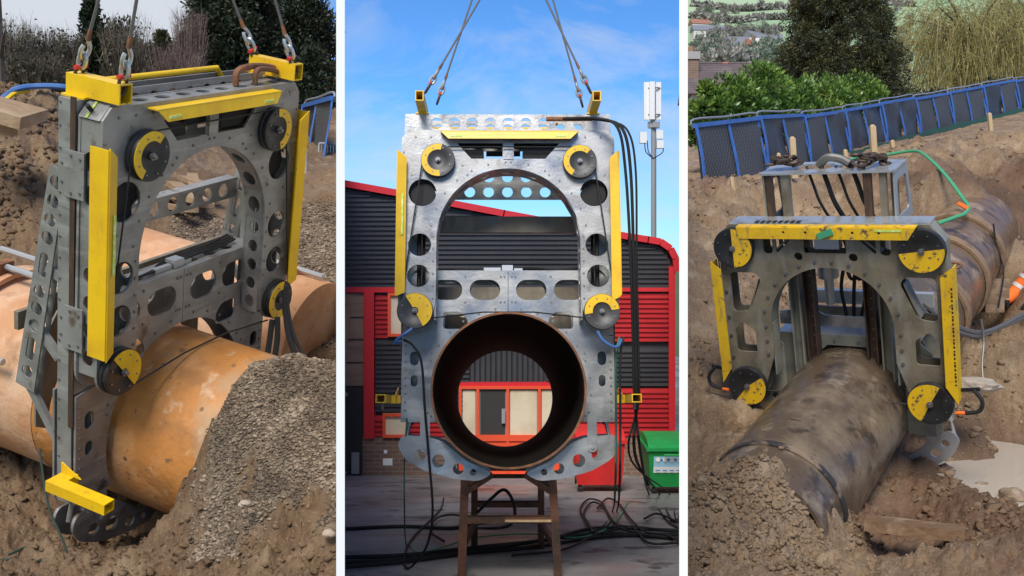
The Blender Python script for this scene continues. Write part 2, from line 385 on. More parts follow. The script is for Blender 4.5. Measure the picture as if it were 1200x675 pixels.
def h3(x, y, fine=True):
    z = t3(x, y); px = 600 + x / y * F
    k = np.clip((16 - y) / 6, 0.25, 1)
    pool = np.clip((x - 3.1) / .3, 0, 1) * np.clip((y - 6.2) / .4, 0, 1) * np.clip((10.9 - y) / .4, 0, 1) * np.clip((5.6 - x) / .3, 0, 1); k = k * (1 - .6*pool)
    py = HY - (z - CZ) / y * F
    mound = np.clip((6.9 - y) / .6, 0, 1)
    z = z + (0.12 * fbm(x*1.5, y*1.5, 3, 31) + 0.17 * np.abs(fbm(x*4.6, y*4.6, 5, 39, .6)) - 0.07) * k
    z = z + mound * 0.06 * np.abs(fbm(x*9, y*9, 4, 44, .6))
    wall = np.clip((y - 12.2) / 1., 0, 1) * np.clip((18 - y) / 1.5, 0, 1)
    z = z + wall * (0.35 * fbm(x*2.6, y*2.6, 4, 52, .55) + .07*np.abs(((x*2.1 - y*.9 + .5*fbm(x, y, 2, 55)) % 1) - .5))
    left = np.clip((12.5 - y) / 1, 0, 1) * np.clip((y - 8.4) / .6, 0, 1) * np.clip((2.6 - x) / .4, 0, 1)
    z = z + left * .09*np.abs(((x*2.6 + y*1.3 + .6*fbm(x, y, 2, 56)) % 1) - .5)
    if fine: z = z + 0.038 * fbm(x*17, y*17, 4, 61, .6) + .035*np.abs(fbm(x*10+9, y*10, 3, 65))
    return z

def terrain(name, hf, u0, u1, nu, d0, d1, nd, m, mask=None):
    u = np.linspace(u0, u1, nu); t = np.linspace(0, 1, nd); d = d0 * (d1 / d0) ** t
    U, D = np.meshgrid(u, d); X = U * D; Z = hf(X, D)
    V = np.stack([X, D, Z], 2).reshape(-1, 3)
    i = np.arange(nu * nd).reshape(nd, nu)
    q = np.stack([i[:-1, :-1], i[:-1, 1:], i[1:, 1:], i[1:, :-1]], 2).reshape(-1)
    me = fastmesh(name, V, 4, m, q, True)
    if mask is not None:
        a = me.attributes.new('cover', 'FLOAT', 'POINT'); a.data.foreach_set('value', mask(X, D).ravel().astype(np.float32))
    o = link(name, me); o['kind'] = 'structure'; return o

def soil_mat(name, c, dark, pale, wet, grav=None, rlo=.45, rhi=.95, clay=None):
    m = bpy.data.materials.new(name); m.use_nodes = True; t = m.node_tree; N = t.nodes; L = t.links; b = N['Principled BSDF']
    tc = N.new('ShaderNodeTexCoord'); o = tc.outputs['Object']
    def nz(sc, det=8, r=.6):
        n = N.new('ShaderNodeTexNoise'); n.inputs['Scale'].default_value = sc; n.inputs['Detail'].default_value = det; n.inputs['Roughness'].default_value = r; L.new(o, n.inputs['Vector']); return n.outputs[0]
    def ramp(v, lo, hi, a=0, bb=1):
        r = N.new('ShaderNodeMapRange'); r.inputs[1].default_value = lo; r.inputs[2].default_value = hi; r.inputs[3].default_value = a; r.inputs[4].default_value = bb; L.new(v, r.inputs[0]); return r.outputs[0]
    def mixc(fac, a, bb):
        x = N.new('ShaderNodeMix'); x.data_type = 'RGBA'; L.new(fac, x.inputs[0])
        for s_, i in ((a, 6), (bb, 7)):
            if isinstance(s_, tuple): x.inputs[i].default_value = (*s_, 1)
            else: L.new(s_, x.inputs[i])
        return x.outputs[2]
    col = mixc(ramp(nz(0.9), .4, .66), c, dark)
    col = mixc(ramp(nz(3.3), .5, .72), col, pale)
    col = mixc(ramp(nz(14, 6), .52, .75), col, wet)
    col = mixc(ramp(nz(55, 4), .55, .72), col, pale)
    if not grav: col = mixc(ramp(nz(.42, 5), .54, .66, 0, .75), col, (0.17,0.088,0.050))
    vo = N.new('ShaderNodeTexVoronoi'); vo.inputs['Scale'].default_value = 38; L.new(o, vo.inputs['Vector'])
    if grav:
        at = N.new('ShaderNodeAttribute'); at.attribute_name = 'cover'
        cr = N.new('ShaderNodeValToRGB'); cr.color_ramp.interpolation = 'CONSTANT'
        cols = grav; el_ = cr.color_ramp.elements
        el_[0].color = (*cols[0], 1); el_[1].color = (*cols[1], 1); el_[1].position = .25
        for k, cc in enumerate(cols[2:]): e = el_.new(.4 + .2*k); e.color = (*cc, 1)
        sp = N.new('ShaderNodeSeparateColor'); L.new(vo.outputs['Color'], sp.inputs[0]); L.new(sp.outputs[0], cr.inputs[0])
        col = mixc(at.outputs['Fac'], col, cr.outputs[0])
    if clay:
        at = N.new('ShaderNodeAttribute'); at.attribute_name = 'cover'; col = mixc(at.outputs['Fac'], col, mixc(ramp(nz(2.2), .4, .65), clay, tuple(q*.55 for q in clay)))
    L.new(col, b.inputs['Base Color'])
    L.new(ramp(nz(1.6), .38, .6, rlo, rhi), b.inputs['Roughness'])
    b.inputs['Specular IOR Level'].default_value = 0.35
    bp = N.new('ShaderNodeBump'); bp.inputs['Strength'].default_value = .9; bp.inputs['Distance'].default_value = 0.045; L.new(nz(26, 9, .68), bp.inputs['Height'])
    L.new(bp.outputs[0], b.inputs['Normal']); return m
GRAV = [(0.14,0.10,0.068),(0.21,0.16,0.112),(0.095,0.075,0.058),(0.25,0.205,0.155)]
M['soil'] = soil_mat('pit_soil', (0.225,0.144,0.080), (0.135,0.079,0.042), (0.325,0.228,0.138), (0.12,0.074,0.042), GRAV)
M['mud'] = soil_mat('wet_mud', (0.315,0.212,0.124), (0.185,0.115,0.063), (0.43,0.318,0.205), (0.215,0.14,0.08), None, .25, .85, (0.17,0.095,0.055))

terrain('excavation_ground', h1, -0.9, -0.1683, 330, 3.2, 34, 420, M['soil'], gmask1)
def clay_shade3(x, y):
    """1 where the red-brown clay and painted shade of the cut bank show, and on the wet pit floor"""
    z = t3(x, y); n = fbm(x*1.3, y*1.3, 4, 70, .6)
    bank = np.clip((y - 12.3 + n) / .5, 0, 1) * np.clip((14.6 - y + n) / .5, 0, 1) * np.clip((x - 5.2 + n) / .6, 0, 1)  # clay tone also darkens this stretch in place of a shaded recess
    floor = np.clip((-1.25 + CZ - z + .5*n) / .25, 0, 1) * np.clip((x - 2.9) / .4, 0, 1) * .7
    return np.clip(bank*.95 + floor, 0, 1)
terrain('muddy_ground', h3, 0.1683, 0.9, 330, 3.2, 62, 420, M['mud'], clay_shade3)

# --- yard in the middle: wet asphalt falling gently towards the building
def yard_z(d): return CZ - 2.53 - .133 * (d - 8)
def YD(px, py, lift=0.0):
    """yard point under a pixel"""
    d = 1.466 / ((py - HY) / F - .133); p = W(px, py, d); p.z = yard_z(d) + lift; return p
def asph(m, N, L, b, tc, col):
    n = N.new('ShaderNodeTexNoise'); n.inputs['Scale'].default_value = .55; n.inputs['Detail'].default_value = 5; L.new(tc.outputs['Object'], n.inputs['Vector'])
    r = N.new('ShaderNodeMapRange'); r.inputs[1].default_value = .4; r.inputs[2].default_value = .6; r.inputs[3].default_value = .3; r.inputs[4].default_value = .8
    L.new(n.outputs[0], r.inputs[0]); L.new(r.outputs[0], b.inputs['Roughness'])
M['asphalt'] = mat('wet_asphalt', (0.27,0.262,0.25), .5, 0, [((0.17,0.166,0.162), .9, .42, .62, 7), ((0.36,0.345,0.33), 90, .55, .72, 3), ((0.25,0.15,0.14), 1.1, .6, .78, 5), ((0.075,0.073,0.072), 2.3, .56, .64, 8), ((0.10,0.098,0.095), (.5,4,1), .6, .66, 7)], .35, 130, extra=asph)
mb = MB()
ds = [3.0, 6, 8, 10, 13, 16, 18.4, 18.6, 24, 40]
for i in range(len(ds) - 1):
    a, b = ds[i], ds[i+1]; za = yard_z(min(a, 18.4)); zb = yard_z(min(b, 18.4))
    mb.add([(-.1683*a, a, za), (.1683*a, a, za), (.1683*b, b, zb), (-.1683*b, b, zb)], [(0, 1, 2, 3)])
tag(mb.build('yard', M['asphalt']), kind='structure')

# --- the country beyond: one sheet to the horizon and the hillside across the valley
M['grass'] = mat('pasture', (0.10,0.15,0.06), .95, 0, [((0.14,0.17,0.09), .02, .45, .65, 6)])
mb = MB(); mb.add([(-3000,-40,CZ-4.6),(3000,-40,CZ-4.6),(3000,4500,CZ-4.6),(-3000,4500,CZ-4.6)], [(0,1,2,3)])
tag(mb.build('ground', M['grass']), kind='structure')
def field_extra(m, N, L, b, tc, col):
    v = N.new('ShaderNodeTexVoronoi'); v.inputs['Scale'].default_value = .0075; mpn = N.new('ShaderNodeMapping'); mpn.inputs['Scale'].default_value = (1,.9,0); mpn.inputs['Rotation'].default_value = (0,0,.5)
    L.new(tc.outputs['Object'], mpn.inputs[0]); L.new(mpn.outputs[0], v.inputs['Vector'])
    cr = N.new('ShaderNodeValToRGB'); e = cr.color_ramp.elements; e[0].color = (.24,.35,.19,1); e[1].color = (.34,.44,.27,1); x = e.new(.55); x.color = (.28,.39,.22,1)  # field greens are paled, distance haze put into the colour
    s = N.new('ShaderNodeSeparateColor'); L.new(v.outputs['Color'], s.inputs[0]); L.new(s.outputs[0], cr.inputs[0]); L.new(cr.outputs[0], b.inputs['Base Color'])
M['fields'] = mat('valley_fields', (.2,.3,.15), .95, extra=field_extra)
def hill_z(x, y):
    t = np.clip((y - 60) / 1000, 0, 1.2)
    return CZ + y * (.165 + .09 * t) + 5 * fbm(x*.008, y*.008, 4, 77) * t
nu, nd = 90, 90
X, D = np.meshgrid(np.linspace(.1715, 1.1, nu), np.linspace(58, 1150, nd)); X = X * D
Z = hill_z(X, D) - np.clip((70 - D), 0, 10) * 1.2
i = np.arange(nu*nd).reshape(nd, nu)
o = link('hillside', fastmesh('hillside', np.stack([X, D, Z], 2), 4, M['fields'], np.stack([i[:-1,:-1], i[:-1,1:], i[1:,1:], i[1:,:-1]], 2), True)); o['kind'] = 'structure'

# ------------------------------------------------------------------ white dividers added along the sight lines to part the three work places
for sgn, lab in ((-1, 'added white divider between the orange pipe pit and the asphalt yard'), (1, 'added white divider between the asphalt yard and the muddy pit')):
    r = empty('divider', lab, 'divider', (sgn*.1675*4.2, 4.2, 0), 'white dividers')
    a = Vector((0, 0, 0)); b = Vector((sgn*.1675*15.0, 15.0, 0)); th = .0345
    n = 10; z0 = CZ - 4.4; z1 = CZ + 1.25
    for k in range(n):
        p = a.lerp(b, k/n); q = a.lerp(b, (k + .994)/n)
        m_ = MB(); m_.bar(p + Vector((0,0,(z0+z1)/2)), q + Vector((0,0,(z0+z1)/2)), th, z1 - z0); m_.build('divider_panel', M['white'], r)

# ------------------------------------------------------------------ loose stones
ico = bmesh.new(); bmesh.ops.create_icosphere(ico, subdivisions=1, radius=1.0)
IV = np.array([v.co[:] for v in ico.verts]); IF = np.array([[v.index for v in f.verts] for f in ico.faces]); ico.free()
def rocks(P, S, flat=.65):
    """stones at P with half sizes S, in one vertex/face set"""
    n = len(P); k = len(IV)
    a = rng.uniform(0, 2*np.pi, n); b = rng.uniform(-.7, .7, n)
    V = IV[None] * (1 + rng.uniform(-.42, .38, (n, k, 1)))
    V = V * (S[:, None, None] * np.stack([rng.uniform(.7, 1.35, n), rng.uniform(.7, 1.2, n), rng.uniform(.6, 1.1, n) * flat], 1)[:, None, :])
    ca, sa, cb, sb = np.cos(a)[:, None], np.sin(a)[:, None], np.cos(b)[:, None], np.sin(b)[:, None]
    x, y, z = V[..., 0], V[..., 1], V[..., 2]
    y, z = y*cb - z*sb, y*sb + z*cb
    x, y = x*ca - y*sa, x*sa + y*ca
    V = np.stack([x, y, z], 2) + P[:, None, :]
    I = (IF[None] + (np.arange(n) * k)[:, None, None]).reshape(-1)
    return V.reshape(-1, 3), I
def scatter(name, hf, n, u, d, s, m, keep, label, cat, bury=.25, flat=.65, power=1.0):
    U = rng.uniform(*u, n); D = d[0] + (d[1] - d[0]) * rng.random(n) ** power; X = U * D
    k = keep(X, D) > rng.random(n); X, D = X[k], D[k]
    S = s[0] * (s[1] / s[0]) ** (rng.random(len(X)) ** 2.6)
    P = np.stack([X, D, hf(X, D) + S * flat * (1 - 2*bury)], 1)
    V, I = rocks(P, S, flat)
    o = link(name, fastmesh(name, V, 3, m, I)); return tag(o, label, cat, kind='stuff')
def stone_mat(name, cs, rough=.8):
    return leaf_mat(name, *cs, trans=0.0, rough=rough, patch=4.0)
M['pebble'] = stone_mat('pebbles', ((0.08,0.056,0.038), (0.175,0.126,0.084), (0.32,0.25,0.18)))
M['clod'] = mat('soil_clods', (0.225,0.153,0.092), .9, 0, [((0.13,0.088,0.055), 5, .45, .65, 6), ((0.27,0.205,0.14), 12, .55, .72, 6)], .5, 30)
M['mudclod'] = mat('mud_clods', (0.27,0.192,0.124), .75, 0, [((0.17,0.115,0.072), 5, .45, .65, 6), ((0.37,0.285,0.20), 12, .55, .72, 6)], .5, 30)
scatter('gravel', h1, 46000, (-.33,-.165), (5.0,6.6), (.0042,.017), M['pebble'], gmask1, 'loose brown gravel heaped over the orange pipe', 'gravel', .3)
scatter('gravel', h1, 24000, (-.36,-.165), (8.0,11.0), (.008,.022), M['pebble'], gmask1, 'loose grey gravel bank behind the hanging saw', 'gravel', .3)
inv1 = lambda x, y: (1 - gmask1(x, y)) * np.clip(.35 + 1.6*vnoise(x*3, y*3, 90), 0.05, 1)
scatter('soil_clods', h1, 14000, (-.52,-.165), (4.2,7.4), (.006,.034), M['soil'], inv1, 'brown soil clods strewn over the pit floor and rim', 'soil', .45)
scatter('soil_clods', h1, 6000, (-.52,-.40), (8.2,11.0), (.010,.055), M['soil'], inv1, 'brown clods on the spoil bank at the left', 'soil', .5, .8)
def kp3(x, y): return np.clip(.3 + 1.9*vnoise(x*2.4, y*2.4, 91), 0.03, 1)
scatter('mud_clods', h3, 20000, (.165,.34), (5.2,7.2), (.005,.03), M['mud'], kp3, 'pale brown mud clods heaped over the near pipe end', 'mud', .42, .8)
scatter('mud_clods', h3, 6000, (.33,.52), (5.2,9.6), (.007,.055), M['mud'], kp3, 'lumps of mud around the puddles beside the pipe', 'mud', .42, .8)
scatter('mud_clods', h3, 6000, (.165,.52), (9.0,17.0), (.010,.045), M['mud'], kp3, 'mud crumbs lying on the banks of the muddy pit', 'mud', .45, .7)

# ------------------------------------------------------------------ wire saws
def bolts(mb, pts, y, r=.011, h=.009, s=-1):
    for (x, z) in pts: mb.cyl((x, y, z), (x, y + s*h, z), r, r, 6)
    return mb
def stuff(o): o['kind'] = 'stuff'; return o
def arc(cx, cz, r, a0, a1, n): return [(cx + r*math.cos(R(a0 + (a1-a0)*k/n)), cz + r*math.sin(R(a0 + (a1-a0)*k/n))) for k in range(n+1)]

def pulley(root, x, z, r, a0, a1, rin, body, yel, ym=-.062, y0=-.006):
    """grooved wheel with a painted sector from a0 to a1 degrees"""
    p = empty_part('pulley', root, (x, 0, z))
    T = y0 - ym
    MB().lathe([(0, ym), (r*.16, ym), (r*.16, ym+.006), (r*.50, ym+.006), (r*.56, ym), (r*.985, ym), (r, ym+.006), (r, ym+T*.33), (r*.93, ym+T*.45), (r*.93, ym+T*.55), (r, ym+T*.67), (r, y0-.006), (r*.985, y0), (0, y0)], 44).build('wheel', body, p, True)
    n = max(8, int(abs(a1-a0)/6))
    if rin > 0.02: pl = arc(0, 0, r*.965, a0, a1, n) + arc(0, 0, r*rin, a1, a0, n)
    else: pl = arc(0, 0, r*.965, a0, a1, n)
    MB().plate(pl, (), .004, lambda a, b, h: (a, ym - .0035 + h*.9, b)).build('painted_sector', yel, p)
    m = MB(); m.cyl((0, ym+.004, 0), (0, ym-.012, 0), r*.15, r*.15, 12); m.cyl((0, ym-.012, 0), (0, ym-.030, 0), r*.085, r*.085, 6); m.build('hub', M['bolt'], p)
    m = MB()
    for k in range(8): t = R(22 + 45*k); bolts(m, [(r*.76*math.cos(t), r*.76*math.sin(t))], ym-.003, .006, .005)
    stuff(m.build('wheel_bolts', M['bolt'], p)); return p
def empty_part(name, root, at):
    o = bpy.data.objects.new(name, None); C.objects.link(o); o.empty_display_size = .05; o.parent = root; o.location = at; return o

def tube4(m, lo, hi, w=.008):
    """hollow rectangular tube along y"""
    x0, y0, z0 = lo; x1, y1, z1 = hi
    m.box((x0,y0,z0),(x0+w,y1,z1)); m.box((x1-w,y0,z0),(x1,y1,z1)); m.box((x0+w,y0,z0),(x1-w,y1,z0+w)); m.box((x0+w,y0,z1-w),(x1-w,y1,z1)); return m

def saw(label, pose, k, S, pulleys, cross, beam_z, beam_x, beam_y, top_z, body, jaw_y=None):
    """portal wire saw: bow with four pulleys sliding on a clamp; k stretches its depth; origin on the pipe axis"""
    root = empty('wire_saw', label, 'pipe saw', pose, 'silver wire saws'); B = .16 * k
    P = lambda mb, n, m=S, sm=False: mb.build(n, m, root, sm)
    # bow plates
    out = [(-.86,2.03),(-.80,2.093),(.80,2.093),(.86,2.03),(.875,.64)] + arc(.735,.617,.14,0,-175,12) + [(.575,.72)] + arc(0,1.2,.575,0,180,36) + [(-.575,.72)] + arc(-.735,.617,.14,-5,-180,12) + [(-.875,.64)]
    holes = []
    for s in (-1, 1):
        w = [(s*.045,1.985),(s*.415,1.985),(s*.30,1.855),(s*.045,1.855)]
        holes.append(w if s < 0 else w[::-1])
        for (x, z, r) in ((.69,1.575,.112),(.708,1.150,.092),(.715,.900,.09)): holes.append(circ(s*x, z, r, 28))
    P(MB().plate(out, holes, .016), 'bow_front_plate')
    P(MB().plate(out, holes, .016, lambda a, b, h: (a, B - .016 + h, b)), 'bow_rear_plate')
    for s in (-1, 1):
        hs = [circ(B/2, z, .046 if z < 1.5 else .055, 20, .8) for z in (.70,.86,1.02,1.18,1.62,1.80)]
        P(MB().plate([(.018,.60),(B-.018,.60),(B-.018,2.02),(.018,2.02)], hs, .012, lambda a, b, h: (s*(.846 + h), a, b)), 'bow_side_plate')
        hs = [circ(B/2, z, .042, 20, .85) for z in (.62,.75,.88,1.01,1.14)]
        P(MB().plate([(.018,.55),(B-.018,.55),(B-.018,1.2),(.018,1.2)], hs, .012, lambda a, b, h: (s*(.576 + h), a, b)), 'bow_inner_plate')
        MB().add([(s*.80,.018,2.091),(s*.86,.018,2.029),(s*.86,B-.018,2.029),(s*.80,B-.018,2.091)], [(0,1,2,3)]).build('bow_corner_plate', S, root)
    n = 9
    for q in range(n):     # arched liner, one facet with a hole each
        a0 = R(180*q/n); a1 = R(180*(q+1)/n); p0 = Vector((.577*math.cos(a0), 1.2 + .577*math.sin(a0))); p1 = Vector((.577*math.cos(a1), 1.2 + .577*math.sin(a1)))
        L_ = (p1 - p0).length; e = (p1 - p0) / L_; nn = Vector((e.y, -e.x))
        P(MB().plate([(0,.018),(L_,.018),(L_,B-.018),(0,B-.018)], [circ(L_/2, B/2, .044, 18, 1.3)], .01, lambda a, b, h: ((p0 + e*a + nn*h).x, b, (p0 + e*a + nn*h).y)), 'arch_liner')
    P(MB().plate([(-.80,.018),(.80,.018),(.80,B-.018),(-.80,B-.018)], [circ(-.68 + .17*q, B/2, .034, 20, 1.5) for q in range(9)], .012, lambda a, b, h: (a, b, 2.079 + h)), 'bow_top_plate')
    P(MB().plate([(-.04,1.85),(.04,1.85),(.04,1.99),(-.04,1.99)], (), .02, lambda a, b, h: (a, -.008 + h*.35, b)), 'centre_splice')
    # drive gear inside the bow
    m = MB(); m.box((-.42,.03,1.87),(-.20,B-.03,1.94)); m.box((.12,.03,1.87),(.40,B-.03,1.955)); m.cyl((-.18,B/2,1.93),(.10,B/2,1.93),.022); m.box((-.60,B*.5,1.98),(.60,B*.6,2.04)); m.cyl((.2,.02,1.99),(.38,.02,1.99),.016); P(m, 'drive_unit', M['rubber'])
    for s in (-1, 1):
        m = MB(); m.cyl((s*.69,.05,1.575),(s*.69,B-.03,1.575),.10,.10,24); m.cyl((s*.72,B*.5,.75),(s*.72,B*.5,1.5),.018,.018,10); m.cyl((s*.685,B*.6,.75),(s*.685,B*.6,1.5),.012,.012,8); P(m, 'feed_cylinder', M['rubber'], True)
    # guards
    m = MB(); m.plate([(-.545,2.065),(.565,2.065),(.50,2.0),(-.48,2.0)], (), .008, lambda a, b, h: (a, -.085 + h + (b-2.0)*.25, b))
    m.box((-.545,-.07,2.062),(.565,-.001,2.07)); g = P(m, 'top_guard', M['yellow'])
    for x in (-.42, .42): MB().box((x-.045,-.0895+.004,2.015),(x+.045,-.0835+.004,2.03)).build('sticker', M['sticker'], g)
    for s in (-1, 1):
        m = MB(); pl = [(s*.885,.73),(s*.815,.73 - (.04 if s > 0 else -.03)),(s*.815,1.85),(s*.885,1.91)]
        m.plate(pl, (), .008, lambda a, b, h: (a, -.075 + h + abs(a - s*.885)*.25, b)); m.box((min(s*.885,s*.893),-.07,.74),(max(s*.885,s*.893),.05,1.90)); g = P(m, 'side_guard', M['yellow'])
        if s < 0: MB().box((-.850,-.0765,1.22),(-.835,-.0705,1.55)).build('sticker', M['sticker'], g)
    # pulleys and wire
    for (x, z, r, a0, a1, rin) in pulleys: pulley(root, x, z, r, a0, a1, rin, body, M['yellow'])
    m = MB(); yw = -.033
    for a, b in (((-.86,yw,.60),(-.695,yw,1.80)),((.86,yw,.60),(.695,yw,1.80)),((-.57,yw,1.945),(.57,yw,1.945))): m.tube([a, b], .0055, 6)
    wz = .54 if k < 1.2 else .607; m.tube([(-.64,yw,wz-.05),(-.2,yw,wz),(0,yw,wz+.001),(.2,yw,wz),(.64,yw,wz-.05)], .0055, 6)
    P(m, 'cutting_wire', M['wire'])
    # slide plates and posts
    y0, y1 = B + .012, B + .012 + .12*k; post_z = beam_z - .012
    for s in (-1, 1):
        xa, xb = (.72, .86)
        m = MB(); lo, hi = min(s*xa, s*xb), max(s*xa, s*xb)
        m.box((lo, y0, .45), (hi, y0+.012, post_z)); m.box((lo, y0, -.25), (hi, y0+.012, -.05)); m.box((lo, y1-.012, -.25), (hi, y1, post_z)); m.box((s*xb-.006, y0+.012, -.25), (s*xb+.006, y1-.012, post_z)); m.box((s*xa-.006, y0+.012, -.25), (s*xa+.006, y1-.012, post_z))
        m.box((lo, y0+.012, post_z-.01), (hi, y1-.012, post_z-.001)); P(m, 'post')
        m = MB(); m.box((s*(xb+.008)-.004, y0-.004*k, .25), (s*(xb+.008)+.004, y0+.03*k, 2.12)); P(m, 'slide_rail', M['rail'])
        for zc in (1.72, .86):
            h_ = .125; w_ = .085*k; yc = B + .02
            P(MB().plate([(yc-w_,zc-h_),(yc+w_*.45,zc-h_),(yc+w_,zc-h_*.5),(yc+w_,zc+h_*.5),(yc+w_*.45,zc+h_),(yc-w_,zc+h_)], (), .012, lambda a, b, h: (s*(.874+h), a, b)), 'slide_plate')
    # clamp saddle
    for (yy, nm) in ((y0, 'saddle_plate'), (y1 + .02, 'saddle_rear_plate')):
        for s in (-1, 1):
            pl = [(s*.002,.98),(s*.718,.98),(s*.718,.46),(s*.86,.44),(s*.86,-.25),(s*.57,-.25)] + [(s*a, b) for a, b in arc(0,0,.625,-23,89.8,20)]
            hs = [slot(s*.50,.82,.25,.165), slot(s*.19,.82,.25,.165), rpoly([(s*.33,.50),(s*.53,.50),(s*.53,.64),(s*.38,.64),(s*.33,.58)], .03), slot(s*.76,.26,.07,.11), slot(s*.76,.08,.055,.09)]
            P(MB().plate(pl, hs, .014, lambda a, b, h: (a, yy - .016 + h if yy == y0 else yy + h, b)), nm)
    hs = [circ(x, (y0+y1)/2, .03, 16, 1.6) for x in (-.5,-.33,-.16,.16,.33,.5)]
    P(MB().plate([(-.716,y0),(.716,y0),(.716,y1+.018),(-.716,y1+.018)], hs, .012, lambda a, b, h: (a, b, .967 + h)), 'saddle_top_plate')
    m = MB(); m.box((-.05,y0+.02,.981),(.04,y0+.09,1.03)); m.box((.05,y0+.03,.981),(.12,y0+.07,1.005)); m.box((-.2,y0+.03,.981),(-.06,y0+.06,1.01)); P(m, 'valve_block', M['galv'])
    m = MB()
    for q in range(4): m.tube(smooth([(-.45+.1*q,y0+.05,.99),(-.1,y0+.04+.02*q,1.0),(.2,y0+.05+.02*q,1.01),(.40,y0+.06+.02*q,.995+.004*q),(.60,y0+.07+.02*q,1.01+.006*q)], 5), .008, 6)
    P(m, 'valve_hoses', M['rubber'], True)
    # top beam, lifting beams, handle
    hs = [circ(-.60 + .15*q, top_z - .08, .050, 22) for q in range(9)]
    for yy in (y0 + .0, y1 - .008): P(MB().plate([(-.718,top_z-.16),(.718,top_z-.16),(.718,top_z),(-.718,top_z)], hs, .01, lambda a, b, h: (a, yy + h, b)), 'top_beam_plate', S)
    for s in (-1, 1):
        hw, ht = (.045,.105) if k < 1.2 else (.034,.085); x0, x1 = s*beam_x - hw, s*beam_x + hw
        m = tube4(MB(), (x0, beam_y[0], beam_z), (x1, beam_y[1], beam_z + ht)); m.box((x0-.02, y0-.01, post_z+.0005), (x1+.02, y1+.02, beam_z - .001)); P(m, 'lifting_beam', M['yellow'])
    m = MB(); zz = beam_z + (.05 if k < 1.2 else -.09); yb = beam_y[1] - .03
    m.tube([(-.735,yb,zz),(.36,yb,zz),(.42,yb,beam_z-.03)], .017, 10); P(m, 'handle_rail', M['yellow'], True)
    # closing jaws, links, bumpers
    for s in (-1, 1):
        pts = [(-.83,-.345),(-.865,-.42),(-.81,-.53),(-.64,-.625),(-.41,-.685),(-.23,-.70),(-.12,-.64),(-.33,-.545),(-.5,-.40),(-.62,-.36)]
        pts = [(-s*a, b) for a, b in pts]; hs = [circ(-s*a, b, r, 20) for a, b, r in ((-.69,-.5,.045),(-.545,-.545,.05),(-.39,-.605,.042),(-.275,-.632,.025))]
        jy = y0 if jaw_y is None else jaw_y
        for yy in (jy, y1 + .02): P(MB().plate(rpoly(pts, .05), hs, .018, lambda a, b, h: (a, yy + h, b)), 'jaw_plate', S)
        m = MB(); m.plate(slot(s*.65,-.33,.075,.30), (), .014, lambda a, b, h: (a, jy - .002 - h, b)); m.cyl((s*.65,jy-.03,-.44),(s*.65,y1+.05,-.44),.016); P(m, 'jaw_link', S)
        m = MB(); m.cyl((s*.785,(y0+y1)/2,-.10),(s*.80,(y0+y1)/2,-.27),.03); m.cyl((s*.80,(y0+y1)/2,-.27),(s*.83,(y0+y1)/2,-.40),.016); P(m, 'jaw_cylinder', M['zinc'], True)
        x0, x1 = s*.975 - .038, s*.975 + .038
        m = tube4(MB(), (x0, -.20, -.10), (x1, .22*k, -.035)); m.box((min(s*.862,s*.936), .13*k, -.10), (max(s*.862,s*.936), .22*k, -.035)); m.plate([(.08*k,-.034),(.22*k,-.034),(.22*k,.03)], (), .01, lambda a, b, h: (s*(.90) + h, a, b)); P(m, 'bumper', M['yellow'])
        m = MB(); m.cyl((s*.975,-.06,-.10),(s*.975,-.06,-.15),.012); P(m, 'bumper_pin', M['bolt'])
    # raking rear frame
    for s in (-1, 1):
        A = Vector((.30*k, 1.72)); Bt = Vector((.54*k, .38)); L_ = (Bt - A).length; e = (Bt - A)/L_; nn = Vector((-e.y, e.x))
        hs = [circ(L_*t, 0, .040, 18) for t in (.06,.14,.22,.30,.54,.62,.70,.92)] + [slot(L_*.42, 0, .15, .06), slot(L_*.81, 0, .15, .06)]
        for xx in (.80, .845):
            P(MB().plate([(0,-.055),(L_,-.07),(L_,.07),(0,.055)], hs, .01, lambda a, b, h: (s*(xx + h), (A + e*a + nn*b).x, (A + e*a + nn*b).y)), 'raking_leg')
        for p_, q_, h_ in (((s*.825,y1,1.10),(s*.825,.40*k,1.14),.07), ((s*.825,.54*k,.40),(s*.825,y1+.03,.10),.06), ((s*.825,y1+.0,1.66),(s*.825,.31*k,1.66),.12), ((s*.825,y1+.02,.62),(s*.825,.5*k,.80),.07)): P(MB().bar(p_, q_, .03, h_*.75), 'rear_strut', S)
    for (yc, zc) in cross:
        hs = [circ(-.66 + .165*q, zc, .047, 20) for q in range(9)]
        m = MB().plate([(-.80,zc-.068),(.80,zc-.068),(.80,zc+.068),(-.80,zc+.068)], hs, .012, lambda a, b, h: (a, yc*k + h, b)); m.box((-.80,yc*k+.013,zc+.058),(.80,yc*k+.08,zc+.068)); P(m, 'rear_crossbar')
    for (yc, zc) in ((.52,.86),(.66,.74)):
        P(MB().bar((-.80,yc*k,zc),(.80,yc*k,zc),.03,.11), 'rear_rail', M['steel_dark'])
    pl = arc(0,0,.63,0,180,24) + [(-.72,.05),(-.72,.5),(-.5,.82),(.5,.82),(.72,.5),(.72,.05)]
    P(MB().plate(pl, [slot(x, .71, .2, .09) for x in (-.34,0,.34)], .014, lambda a, b, h: (a, .60*k + h, b)), 'rear_saddle_plate', M['steel_dark'])
    # bolt heads
    m = MB()
    bolts(m, [(x, 2.035) for x in np.arange(-.75,.76,.125)] + [(s*.845, z) for s in (-1,1) for z in np.arange(.7,2.0,.11)] + [(s*.60, z) for s in (-1,1) for z in np.arange(.72,1.25,.1)] + [(s*.63*math.cos(R(a)), 1.2 + .63*math.sin(R(a))) for s in (-1,1) for a in range(10, 90, 13)] + [(s*.03, z) for s in (-1,1) for z in (1.87,1.97)] + [(s*x, z) for s in (-1,1) for x, z in ((.37,1.80),(.33,1.72),(.75,1.40),(.78,1.72))], -.001, .0085, .006)
